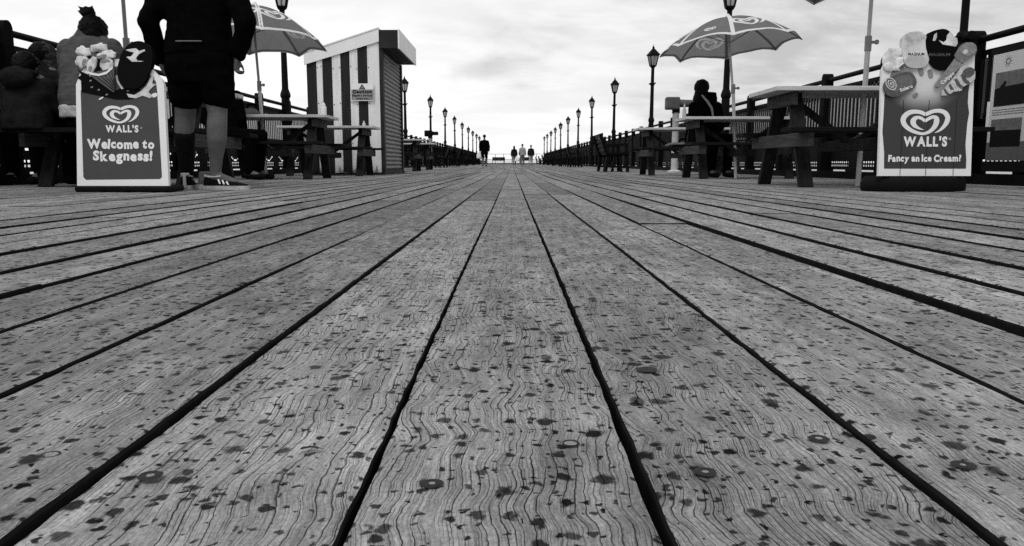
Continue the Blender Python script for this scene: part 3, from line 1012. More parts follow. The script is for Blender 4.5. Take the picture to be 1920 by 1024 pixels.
# ------------------------------------------------------------------ parasols
def printed_cloth():
    t = M_canopy.node_tree
    b = t.nodes['Principled BSDF']
    src = b.inputs['Base Color'].links[0].from_socket
    a = N(t, 'ShaderNodeAttribute'); a.attribute_name = 'print'
    m = N(t, 'ShaderNodeMix', data_type='RGBA')
    t.links.new(a.outputs['Fac'], m.inputs[0]); t.links.new(src, m.inputs[6])
    m.inputs[7].default_value = (.48, .48, .48, 1)
    for l in list(src.links):
        if l.to_node != m: t.links.new(m.outputs[2], l.to_socket)
printed_cloth()
def make_parasol(name, label, X, Y, poleX_off, tilt_axis, tilt, rot, Rr=.90, zr=1.80, H=.42, logos=()):
    base = on_deck(X, Y)
    root = thing('parasol', label, 'parasol', base, 0, 'parasols standing in the picnic tables')
    M = Matrix.Translation((poleX_off, 0, zr)) @ Matrix.Rotation(tilt[0], 4, 'X') @ Matrix.Rotation(tilt[1], 4, 'Y') @ Matrix.Rotation(rot, 4, 'Z')
    ng = 8
    def P(th, t, off=0.0):
        g = th/(2*PI/ng)
        fr = g-math.floor(g)
        sag = math.sin(PI*fr)
        rr = Rr*t*(1-.055*sag*t*t-.045*sag+.02*mnoise.noise(Vector((math.cos(th)*2, math.sin(th)*2, X+3)))*t)
        z = H*(1-t**1.75)+.03*sag*t**3
        z -= .03*sag*t*(1-t)
        rip = .022*mnoise.noise(Vector((math.cos(th)*3.2, math.sin(th)*3.2, t*2+X)))*t*t-.02*(1-sag)**2*t**8
        return Vector((rr*math.cos(th), rr*math.sin(th), z+off+rip))
    b = MB()
    nt_, ns = 56, 40
    vs, fs, pr = [], [], []
    for i in range(nt_+1):
        for k in range(ng*ns):
            th, t = 2*PI*k/(ng*ns), max(.012, i/nt_)
            vs.append(P(th, t))
            v_ = 0.0
            for (gore, t0, s, inside) in logos:
                if inside and k//ns == gore and heart_hit((th-2*PI*(gore+.5)/ng)*Rr*max(t, .2)/s, (t0-t)*Rr/(1.05*s)): v_ = 1.0
            pr.append(v_)
    nn = ng*ns
    for i in range(nt_):
        for k in range(nn):
            k2 = (k+1) % nn
            fs.append((i*nn+k, i*nn+k2, (i+1)*nn+k2, (i+1)*nn+k)[::-1])
    b.add(vs, fs, M)
    can = b.build('canopy', M_canopy, root, True)
    ca = can.data.color_attributes.new('print', 'FLOAT_COLOR', 'POINT')
    cd = np.ones((len(pr), 4), dtype=np.float32); cd[:, :3] = np.asarray(pr)[:, None]
    ca.data.foreach_set('color', cd.ravel())
    nt_, ns = 12, 8
    nn = ng*ns
    # white tape on the ribs and round the hem
    b = MB()
    for g in range(ng):
        th = 2*PI*g/ng
        pts = []
        for i in range(nt_+1):
            t = max(.03, i/nt_)
            w_ = .024/(Rr*max(t, .12))
            pts.append((P(th-w_, t, .004), P(th+w_, t, .004)))
        for i in range(nt_):
            a, c = pts[i], pts[i+1]
            b.add([a[0], a[1], c[1], c[0]], [(0, 1, 2, 3)], M)
    for k in range(nn):
        a0, a1 = 2*PI*k/nn, 2*PI*(k+1)/nn
        b.add([P(a0, .965, .004), P(a1, .965, .004), P(a1, 1.004, .003), P(a0, 1.004, .003)], [(0, 1, 2, 3)], M)
        b.add([P(a0, .985, -.004), P(a1, .985, -.004), P(a1, 1.004, -.001), P(a0, 1.004, -.001)], [(3, 2, 1, 0)], M)
    b.build('tape', M_canopyw, can)
    for (gore, t0, s, inside) in logos:
        if inside: continue
        b = MB()
        thc = 2*PI*(gore+.5)/ng
        sg = -1 if inside else 1
        def fn(hx, hy):
            t = t0-hy*s/Rr*1.05
            th = thc+hx*s/(Rr*max(t, .2))*1.0
            o_ = -.006 if inside else .005
            return (M @ P(th, t, o_), M @ P(th, t, o_-.003*sg))
        heart_on(b, fn)
        b.build('heart_mark', M_canopyf if inside else M_canopyw, can)
    b = MB()
    for g in range(ng):
        th = 2*PI*g/ng
        b.tube([M @ (P(th, t)+Vector((0, 0, -.012))) for t in (.03, .3, .6, .85, .99)], .005, 5)
        b.tube([M @ Vector((0, 0, H-.33)), M @ (P(th, .5)+Vector((0, 0, -.014)))], .004, 5)
    b.build('ribs', M_polegrey, root)
    top = M @ Vector((0, 0, H-.02))
    kn = Vector((poleX_off*.55, 0, 1.16))
    b = MB(); b.tube([kn-Vector((0, 0, .05)), M @ Vector((0, 0, .05)), top], [.0155, .0155, .0155], 10); b.build('upper_pole', M_polegrey if 'left' in name else M_polew, root, True)
    b = MB(); b.tube([(0, 0, 0), kn], [.021, .021], 10); b.build('lower_pole', M_polew, root, True)
    b = MB(); b.tube([kn-Vector((0, 0, .07)), kn+Vector((0, 0, .05))], .027, 10); b.tube([kn, kn+Vector((.055, -.02, 0))], .012, 8); b.ball(kn+Vector((.06, -.02, 0)), .02, 8, 6)
    b.build('pole_clamp', M_polegrey, root, True)
    b = MB(); b.lathe([(.035, H-.01), (.04, H+.005), (.025, H+.03), (.008, H+.045)], 10, M); b.build('finial', M_canopyw, root, True)
    return root
PX2 = gx(1380, 10.28)
make_parasol('right', 'open grey parasol with heart marks over the table with the dark seated figure', PX2, 10.28, gx(1369, 10.28, 60)-gx(1380, 10.28), None, (R(-3.2), R(-5)), R(32), .90, 1.685, .37,
             logos=((5, .66, .46, False), (4, .80, .16, False), (1, .72, .42, True), (3, .7, .4, False)))
make_parasol('right_near', 'parasol in the nearest right table, only its pale pole and one dark tip in view', gx(1609, 6.50, 340), 6.50, .02, None, (R(-2), R(-2.5)), R(8), .92, 1.690, .40,
             logos=((1, .6, .36, False), (5, .6, .36, False)))
make_parasol('left', 'open grey parasol with heart marks between the standing man and the hut', gx(499, 9.88), 9.88, gx(478, 9.88, 80)-gx(499, 9.88), None, (R(-2.8), R(1.5)), R(23), .88, 1.68, .44,
             logos=((6, .60, .46, False), (5, .6, .4, False), (0, .70, .36, True), (3, .6, .4, False)))
make_parasol('left_near', 'parasol whose grey pole rises behind the left ice cream board, canopy out of view', gx(240, 6.60, 100), 6.60, -.015, None, (R(-4), 0.0), R(-20), .90, 1.86, .40,
             logos=((1, .6, .36, False), (5, .6, .36, False)))

# ------------------------------------------------------------------ kiosk
def build_kiosk():
    Y0 = 13.6
    pL = at(582, 329, Y0); pR = at(716.5, 329, Y0)
    XL, XR = pL.x, pR.x
    zb = deck_z(XR, Y0)
    Wd = XR-XL
    # depth of the shutter side: its far foot stands at x=755
    D = 2.6
    ztl = at(577, 102, Y0).z-zb
    ztr = at(714, 57, Y0).z-zb
    root = thing('striped_hut', 'small hut with dark and white vertical stripes, sloping roof and closed shutter', 'hut', (XL, Y0, zb))
    zf = .20          # fascia depth
    def ztop(x): return ztl+(ztr-ztl)*x/Wd
    M0 = Matrix.Identity(4)
    b = MB()
    b.add([(0, 0, 0), (Wd, 0, 0), (Wd, 0, ztr-.02), (0, 0, ztl-.02), (0, D, 0), (Wd, D, 0), (Wd, D, ztr-.02), (0, D, ztl-.02)],
          [(0, 1, 2, 3), (5, 4, 7, 6), (4, 0, 3, 7), (1, 5, 6, 2), (0, 4, 5, 1), (3, 2, 6, 7)])
    b.build('wall', M_whiteboard, root)
    # boards: real strips proud of the wall, alternately dark and white
    xs = [574, 594, 606, 625, 642, 660, 676, 695, 719]
    k = Wd/(719-574.0)
    cuts = [(x-574)*k for x in xs]
    cuts[-1] = Wd-.0
    for i in range(8):
        x0, x1 = cuts[i]+.003, cuts[i+1]-.003
        b = MB()
        dd = .020 if i % 2 else .012
        b.prism([(x0, .03+.015*random.random()), (x1, .03+.015*random.random()), (x1, ztop(x1)-.06), (x0, ztop(x0)-.06)], .0, dd, M0)
        if i % 2 == 0:
            b.build('dark_stripe', M_stripe, root)
        else:
            b.build('white_stripe', M_whiteboard, root)
    for x in cuts[1:-1]:
        pass
    b = MB()
    for i in range(1, 8):
        for z in (.5, 1.2, 1.8):
            b.ball((cuts[i]-.02 if i % 2 == 0 else cuts[i]+.02, -.022, z+.02*(i % 3)), .010, 6, 4)
    b.build('bolts', M_metal, root)
    # sloping white fascia and roof
    b = MB()
    b.prism([(-.03, ztop(-.03)-zf*.85), (Wd+.005, ztop(Wd)-zf*.95), (Wd+.005, ztop(Wd)+.02), (-.03, ztop(-.03)+.02)], .022, .05, M0)
    b.build('fascia', M_white, root)
    b = MB()
    b.add([(-.05, -.06, ztop(-.05)+.022), (Wd+.0, -.06, ztr+.022), (Wd+.0, D+.05, ztr+.022), (-.05, D+.05, ztop(-.05)+.022),
           (-.05, -.06, ztop(-.05)+.045), (Wd+.0, -.06, ztr+.045), (Wd+.0, D+.05, ztr+.045), (-.05, D+.05, ztop(-.05)+.045)],
          [(3, 2, 1, 0), (4, 5, 6, 7), (0, 1, 5, 4), (1, 2, 6, 5), (2, 3, 7, 6), (3, 0, 4, 7)])
    b.build('roof', M_white, root)
    # shutter box over the opening on the pier side
    pj = .32
    hb = .30
    b = MB()
    b.box((Wd+.012+pj/2, D*.42, ztr-hb/2-.0), (pj, D*.88, hb))
    b.build('shutter_box', M_charcoal, root)
    b = MB()
    b.box((Wd+.012+pj+.012, D*.42, ztr-hb/2), (.024, D*.88+.04, hb+.02))
    b.build('box_fascia', M_white, root)
    b = MB()
    b.box((Wd+.03, .05, (ztr-hb)/2), (.06, .14, ztr-hb)); b.box((Wd+.03, D-.30, (ztr-hb)/2), (.06, .10, ztr-hb))
    b.box((Wd+.03, D/2-.13, .04), (.05, D-.55, .08))
    b.build('shutter_frame', M_charcoal, root)
    b = MB()
    n = 27
    zs = (ztr-hb-.09)/n
    y0, y1 = .125, D-.355
    for i in range(n):
        z0 = .085+i*zs
        pr = [(.012, 0), (.030, zs*.18), (.036, zs*.45), (.030, zs*.72), (.012, zs*.86), (.012, zs)]
        vs = []
        for (dx, dz) in pr:
            vs += [(Wd+dx, y0, z0+dz), (Wd+dx, y1, z0+dz)]
        b.add(vs, [(2*q, 2*q+1, 2*q+3, 2*q+2) for q in range(len(pr)-1)])
    b.build('roller_shutter', M_shutter, root)
    b = MB()
    b.box((Wd/2, -.01, .012), (Wd+.02, .03, .03)); b.box((Wd+.02, D/2, .012), (.05, D, .03))
    b.build('plinth', M_rubber, root)
    # caution notice screwed to the front
    sx0, sx1 = at(659, 170, Y0-.03).x, at(700.5, 170, Y0-.03).x
    z1, z0 = at(680, 157, Y0-.03).z, at(680, 189.5, Y0-.03).z
    sg = thing('caution_notice', 'white and grey notice reading Caution, fixed to the striped hut', 'notice', ((sx0+sx1)/2, Y0-.056, z0))
    w2, h2 = (sx1-sx0)/2, z1-z0
    b = MB(); b.prism([(-w2, 0), (w2, 0), (w2, h2), (-w2, h2)], 0, .006, M0); b.build('plate', M_white, sg)
    b = MB(); b.prism([(-w2+.004, .012), (w2-.004, .012), (w2-.004, h2*.66), (-w2+.004, h2*.66)], .006, .008, M0); b.build('text_panel', M_printmid, sg)
    b = MB(); b.prism([(-.055, h2*.68), (.055, h2*.68), (0, h2*.97)], .006, .009, M0); b.build('warning_triangle', M_ink, sg)
    b = MB(); b.prism([(-.03, h2*.715), (.03, h2*.715), (0, h2*.89)], .009, .010, M0); b.build('triangle_field', M_printmid, sg)
    b = MB()
    put_text(b, 'Caution', -w2*.86, w2*.86, h2*.45, h2*.17, M0, .0092, .06)
    put_text(b, 'Slippery surface', -w2*.92, w2*.92, h2*.26, h2*.11, M0, .0092, .045)
    put_text(b, 'when wet', -w2*.55, w2*.55, h2*.09, h2*.10, M0, .0092, .045)
    b.build('lettering', M_ink, sg)
build_kiosk()

# ------------------------------------------------------------------ ice cream boards
def ell(cx_, cy_, rx, ry, rot=0.0, n=28, p=2.0, wob=0.0, seed=0):
    out = []
    for k in range(n):
        th = 2*PI*k/n
        c, s = math.cos(th), math.sin(th)
        x = rx*math.copysign(abs(c)**(2/p), c); y = ry*math.copysign(abs(s)**(2/p), s)
        if wob:
            q = 1+wob*mnoise.noise(Vector((c*2, s*2, seed*7.1)))
            x *= q; y *= q
        r = R(rot)
        out.append((cx_+x*math.cos(r)-y*math.sin(r), cy_+x*math.sin(r)+y*math.cos(r)))
    return out

def sign_left():
    Y0 = 4.97
    SC = at(1, 348, Y0).x-at(0, 348, Y0).x
    c = at(236.5, 362, Y0)
    zb = deck_z(c.x, Y0)
    root = thing('pavement_sign', 'ice cream sandwich board reading Welcome to Skegness, beside the standing man', 'sandwich board', (c.x, Y0, zb), 0, 'ice cream boards on the deck')
    z0 = at(236, 348, Y0).z-zb
    lean = R(5)
    M = Matrix.Translation((0, -.02, z0)) @ Matrix.Rotation(-lean, 4, 'X')
    q = lambda x, y: ((x-(236.5-(348-y)*.073))*SC, (348-y)*SC*.978)
    Q = lambda L: [q(*p) for p in L]
    EP = [0]
    def flat(name, pts, m_, d0, d1, parent, px=True):
        b = MB(); b.prism(Q(pts) if px else pts, d0, d1, M); return b.build(name, m_, parent)
    # white outer board with rounded shoulders
    out = [(151, 349), (321.5, 349), (303, 158), (299, 148), (290, 139), (281, 130), (262, 112), (212, 110), (160, 121), (147, 137), (140.5, 158)]
    panel = flat('board', out, M_white, -.016, .012, root)
    inn = [(167, 337), (305, 335.5), (308, 331), (291, 168), (288, 152), (279, 142), (262, 126), (212, 124), (162, 138), (152, 160), (150, 172), (162, 332)]
    flat('printed_panel', inn, M_sign, .012, .0135, panel)
    # base
    b = MB(); b.box((.002, .06, z0/2), (.60, .24, z0-.002), None, .012); b.build('base', M_rubber, root)
    # header artwork, die cut
    d = .0145
    dark = [(142, 128), (150, 134), (165, 140), (190, 150), (215, 170), (232, 160), (255, 166), (268, 170), (262, 181), (240, 186), (215, 186), (190, 180), (170, 176), (152, 172), (150, 150), (143, 146), (150, 140)]
    flat('chocolate_wave', dark, M_printblack, d, d+.002, panel)
    milk = [(236, 175), (250, 178), (262, 170), (272, 160), (280, 142), (285, 143), (282, 156), (290, 158), (282, 164), (276, 172), (284, 180), (280, 184), (266, 179), (254, 184), (240, 182)]
    flat('milk_splash', milk, M_cream, d+.002, d+.004, panel)
    flat('milk_drop', ell(287, 178, 6, 4, -20), M_print, d, d+.001, panel)
    flat('milk_drop', [(214, 142), (221, 138), (222, 152), (230, 166), (226, 167), (216, 152)], M_cream, d+.002, d+.004, panel)
    flat('milk_drop', ell(189, 184, 5, 1.6, -30), M_print, d+.002, d+.003, panel)
    for (x, y) in ((168, 151), (171, 163), (184, 168), (199, 177), (238, 170)):
        flat('splash_dot', ell(x, y, 2.4, 1.6, -20, 10), M_printmid, d+.002, d+.003, panel)
    b = MB(); b.prism(Q([(165, 139), (213, 128), (214, 174)]), d+.002, d+.020, M)
    cone = b.build('cone', M_printdim, panel)
    b = MB()
    for k in range(5):
        x0 = 172+k*9
        b.prism(Q([(x0, 138-k*2), (x0+.8, 138-k*2), (213.5, 168-4*k), (213, 170-4*k)]), d+.020, d+.021, M)
    b.build('cone_ribs', M_printblack, cone)
    rim = [(160, 134), (170, 141), (186, 143.5), (200, 140), (211, 130), (211, 125), (200, 135), (186, 139.5), (172, 137)]
    flat('cone_rim', rim, M_print, d+.022, d+.024, cone)
    flat('scoop_shade', ell(182, 116, 28, 22, 5), M_printblack, d, d+.008, panel)
    flat('scoop_core', ell(174, 104, 7, 6, 5), M_printdim, d+.008, d+.009, panel)
    for k, (x, y, rx, ry, ro) in enumerate(((153.7, 98, 13, 9, 10), (182, 90.5, 14, 7.5, -5), (197, 104, 15.5, 7.5, -8), (198, 123, 10.5, 11.5, 5), (170.5, 124, 8, 16, 12), (152, 115, 10, 11, 35))):
        b = MB()
        b.puff(Q(ell(x, y, rx*1.12, ry*1.12, ro, 26, 2.2, .36, k)), d+.008, d+.009+.001*k, M, .010); b.build('cream_petal', M_cream, panel, True)
    for k, (x, y, rx, ry, ro) in enumerate(((190, 107, 8, 3, -15), (196, 115, 9, 2.5, -5), (150, 103, 7, 2, 15), (180, 95, 8, 2, 4), (170, 130, 3, 6, 10), (157, 118, 3, 6, 25))):
        flat('caramel_streak', ell(x, y, rx, ry, ro, 16, 2, .5, k+9), M_printmid, d+.016, d+.0245, panel)
    b = MB(); b.prism(Q(ell(251, 123, 30, 44.5, 14, 36, 2.35, .05, 3)), -.004, d+.022, M)
    lolly = b.build('chocolate_lolly', M_printblack, panel)
    flat('bite', [(233, 95), (244, 93), (252, 92), (258, 97), (268, 94), (269, 97), (258, 103), (253, 110), (256, 115), (268, 116), (262, 117), (246, 117), (240, 112), (235, 108), (244, 107), (249, 100), (240, 98)], M_cream, d+.022, d+.024, lolly)
    # mark and words
    b = MB()
    hx, hz = q(226.5, 214)
    def fn(x, y): return (M @ Vector((hx+x*68*SC, -(.016), hz+y*68*SC*.93)), M @ Vector((hx+x*68*SC, -.0136, hz+y*68*SC*.93)))
    heart_on(b, fn); b.build('heart_mark', M_print, panel)
    b = MB()
    def words(s, x0, x1, yb, cap, off=.03, jit=0.0, seed=1, gap=.12):
        a = q(x0, yb); c_ = q(x1, yb)
        put_text(b, s, a[0], c_[0], a[1], cap*SC, M, .0155, off, jit, seed, gap)
    words("WALL'S", 200, 261, 247, 12, .045)
    b.build('lettering', M_print, panel); b = MB()
    words('Welcome to', 167.5, 292, 277.5, 16.0, .050, .10, 5, .08)
    b.build('lettering', M_print, panel); b = MB()
    words('Skegness!', 179, 289.5, 300.5, 17.0, .050, .10, 8, .08)
    b.build('lettering', M_print, panel)
    flat('trade_dot', ell(265.5, 239.5, 2.0, 2.0), M_printmid, .0135, .0150, panel)
sign_left()

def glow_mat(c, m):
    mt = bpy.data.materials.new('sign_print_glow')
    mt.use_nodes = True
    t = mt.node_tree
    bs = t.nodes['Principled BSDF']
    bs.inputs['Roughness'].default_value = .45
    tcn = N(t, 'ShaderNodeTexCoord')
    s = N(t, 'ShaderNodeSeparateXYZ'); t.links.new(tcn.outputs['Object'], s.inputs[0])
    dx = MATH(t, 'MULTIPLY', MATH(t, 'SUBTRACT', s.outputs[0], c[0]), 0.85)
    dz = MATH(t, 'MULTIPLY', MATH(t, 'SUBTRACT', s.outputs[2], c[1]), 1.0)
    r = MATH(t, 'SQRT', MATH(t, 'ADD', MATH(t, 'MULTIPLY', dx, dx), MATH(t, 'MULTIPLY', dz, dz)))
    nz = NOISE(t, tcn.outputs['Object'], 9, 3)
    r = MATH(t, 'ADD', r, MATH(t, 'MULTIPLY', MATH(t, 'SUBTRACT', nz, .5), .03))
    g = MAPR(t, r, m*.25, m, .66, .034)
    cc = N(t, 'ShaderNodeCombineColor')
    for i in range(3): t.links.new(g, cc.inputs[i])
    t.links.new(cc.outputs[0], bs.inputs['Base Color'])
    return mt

def sign_right():
    Y0 = 5.08
    SC = at(1, 330, Y0).x-at(0, 330, Y0).x
    c = at(1725, 359, Y0)
    zb = deck_z(c.x, Y0)
    root = thing('pavement_sign', 'ice cream sandwich board reading Fancy an Ice Cream, at the right', 'sandwich board', (c.x, Y0, zb), 0, 'ice cream boards on the deck')
    z0 = at(1725, 330, Y0).z-zb
    lean = R(3.5)
    M = Matrix.Translation((0, -.03, z0)) @ Matrix.Rotation(-lean, 4, 'X')
    q = lambda x, y: ((x-(1725+(330-y)*.066))*SC, (330-y)*SC*.968)
    Q = lambda L: [q(*p) for p in L]
    def flat(name, pts, m_, d0, d1, parent):
        b = MB(); b.prism(Q(pts), d0, d1, M); return b.build(name, m_, parent)
    panel = flat('board', [(1639.5, 330), (1811, 330), (1823, 101), (1790, 98), (1700, 100), (1660, 112), (1652, 130)], M_white, -.016, .012, root)
    gc = q(1728, 145)
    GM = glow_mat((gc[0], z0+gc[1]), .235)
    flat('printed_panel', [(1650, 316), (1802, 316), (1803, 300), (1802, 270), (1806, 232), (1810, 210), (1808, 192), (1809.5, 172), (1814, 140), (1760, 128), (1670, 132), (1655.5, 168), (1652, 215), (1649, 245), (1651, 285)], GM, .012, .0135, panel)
    b = MB()
    for x in (1680.5, 1728, 1779):
        b.prism(Q([(x-.5-1.5, 329), (x+.5-1.5, 329), (x+.5+9, 186), (x-.5+9, 186)]), .0135, .0142, M)
    b.build('panel_seams', mat('sign_seam', .016, .6, .2, 5, .1), panel)
    b = MB()
    bw_ = (1822-1628)*SC/2
    hb = z0
    b.lathe([(bw_*.97, 0), (bw_, .012), (bw_, hb*.55), (bw_*.96, hb*.85), (bw_*.9, hb-.002)], 28, Matrix.Translation((0, .10, 0)) @ Matrix.Diagonal((1, .62, 1, 1)))
    b.build('base', M_rubber, root, True)
    d = .0145
    # soft cone at the left
    for k, (x, y, rx, ry, ro) in enumerate(((1668, 112, 16, 22, 10), (1680, 97, 11, 9, 0), (1685, 116, 12, 9, -20), (1690, 122, 10, 6, -35), (1663, 125, 10, 9, 0), (1676, 128, 8, 5, 0))):
        bq = MB(); bq.puff(Q(ell(x, y, rx, ry, ro, 22, 2, .2, k)), d, d+.002+.002*k, M, .006); bq.build('cream_swirl', M_cream, panel, True)
    flat('caramel_streak', ell(1688, 124, 9, 3, -30, 14, 2, .4, 2), M_printdim, d+.018, d+.019, panel)
    cone = flat('cone', [(1680, 138), (1701, 123), (1711, 155.5), (1697, 149)], M_printmid, d+.006, d+.016, panel)
    # round fruit lolly
    lolly = flat('swirl_lolly', ell(1681, 158, 31, 19.5, -24, 32, 2.6), M_printdim, d+.008, d+.020, panel)
    flat('lolly_shade', ell(1684, 156, 22, 13, -24, 28, 2.4), mat('print_lolly', .13, .5, .2, 40), d+.020, d+.021, lolly)
    for r_ in (13, 8, 3.2):
        pts = ell(1664, 157, r_*.72, r_, -30, 24); pin = ell(1664, 157, r_*.72-1.9, r_-2.2, -30, 24)
        b = MB()
        for k in range(24):
            k2 = (k+1) % 24
            b.prism(Q([pts[k], pts[k2], pin[k2], pin[k]]), d+.0212, d+.0222, M)
        b.build('swirl_ring', M_printlight, lolly)
    flat('stick', ell(1711, 177, 5, 3.4, -35, 14, 3), M_printmid, d, d+.006, panel)
    # two coated lollies on sticks
    for (x, y) in ((1722.5, 133), (1739.5, 137)):
        flat('stick', ell(x, y, 4.2, 8, -10, 14, 3), M_printmid, d, d+.005, panel)
    wl = flat('pale_lolly', ell(1711.5, 94, 24, 34, -3, 36, 3.0, .03, 1)[:], M_cream, -.004, d+.020, panel)
    flat('lolly_shade', ell(1711, 115, 18, 12, 0, 24, 2.6), mat('print_cream_plain', .46, .5, .15, 30), d+.020, d+.0205, wl)
    dl = flat('dark_lolly', ell(1759.5, 93.5, 28, 37.5, -13, 36, 2.7, .03, 2), M_printblack, -.004, d+.022, panel)
    flat('bite', [(1753, 76), (1762, 80), (1767, 76), (1768, 68), (1774, 61), (1779, 68), (1787, 73), (1787.5, 82), (1784, 88), (1772, 86), (1760, 84)], M_cream, d+.022, d+.0235, dl)
    flat('bite', [(1742, 77), (1745, 66), (1750, 62), (1750, 71), (1746, 78)], M_printlight, d+.022, d+.0235, dl)
    # push-up tube and striped roll
    tube = flat('push_up_tube', [(1746, 157), (1744, 162), (1752, 164), (1758, 159), (1798, 119), (1783, 108)], M_printmid, d+.012, d+.024, panel)
    flat('tube_end', [(1780, 105), (1784, 112), (1795, 119), (1806, 113), (1819, 103), (1822, 94), (1816, 84), (1803, 80), (1794, 84), (1789, 90)], mat('print_tube_end', .17, .5, .3, 30), d+.024, d+.028, tube)
    flat('tube_mouth', ell(1806, 93, 15.5, 12, -22, 26), M_printmid, d+.028, d+.0295, tube)
    flat('tube_glint', ell(1800, 98, 5.5, 4, -40, 16), M_printlight, d+.0295, d+.0303, tube)
    roll = flat('striped_roll', [(1757, 172), (1757, 179), (1766, 178.5), (1778, 173), (1806, 157), (1818, 148), (1819, 134), (1812, 126), (1800, 123), (1792, 127), (1786, 137)], M_printlight, d+.010, d+.023, panel)
    for (x, y, k) in ((1764, 172, .7), (1774, 165, .85), (1786, 156, 1.0), (1798, 148, 1.1)):
        flat('stripe', [(x-6*k, y-7*k), (x-1.5*k, y-9*k), (x+5*k, y+2*k), (x+10*k, y+6*k), (x+4*k, y+9*k), (x-2*k, y+4*k)], M_printdim, d+.023, d+.024, roll)
    flat('roll_mouth', ell(1806, 136, 12, 8.5, -28, 24), M_printdim, d+.024, d+.0255, roll)
    b = MB()
    hx, hz = q(1728, 228)
    def fn(x, y): return (M @ Vector((hx+x*91*SC, -.0162, hz+y*91*SC)), M @ Vector((hx+x*91*SC, -.0138, hz+y*91*SC)))
    heart_on(b, fn); b.build('heart_mark', M_print, panel)
    b = MB()
    def words(s, x0, x1, yb, cap, off=.03, jit=0.0, seed=1, gap=.12, dd=.0155, bb=None):
        a = q(x0, yb); c_ = q(x1, yb)
        put_text(b if bb is None else bb, s, a[0], c_[0], a[1], cap*SC, M, dd, off, jit, seed, gap)
    words("WALL'S", 1686.5, 1767.5, 273, 16.5, .05)
    b.build('lettering', M_print, panel); b = MB()
    words('Fancy an Ice Cream?', 1657.5, 1793, 302, 11.5, .05, .10, 4, .08)
    b.build('lettering', M_print, panel)
    b = MB(); words('MAGNUM', 1697, 1726.5, 104, 4.6, .02, 0, 1, .12, d+.0213, b); b.build('lettering', M_ink, wl)
    b = MB(); words('MAGNUM', 1735, 1773, 105.5, 5.2, .01, 0, 1, .12, d+.0228, b); b.build('lettering', M_printdim, dl)
    b = MB()
    def tilted(s, x, y, ang, cap, length, dd, m_, parent):
        bb = MB()
        a = q(x, y)
        Mt = M @ Matrix.Translation((a[0], 0, a[1])) @ Matrix.Rotation(-R(ang), 4, 'Y')
        put_text(bb, s, 0, length*SC, 0, cap*SC, Mt, dd, .03)
        bb.build('lettering', m_, parent)
    tilted('Solero', 1681, 172, 20, 6, 24, d+.0218, M_print, lolly)
    tilted('Calippo', 1757, 159, 42, 6, 30, d+.0250, M_print, tube)
    tilted('Twister', 1768, 173, 7, 5, 26, d+.0252, M_print, roll)
    flat('trade_dot', ell(1773, 259.5, 2.7, 2.7), M_printmid, .0135, .0150, panel)
sign_right()

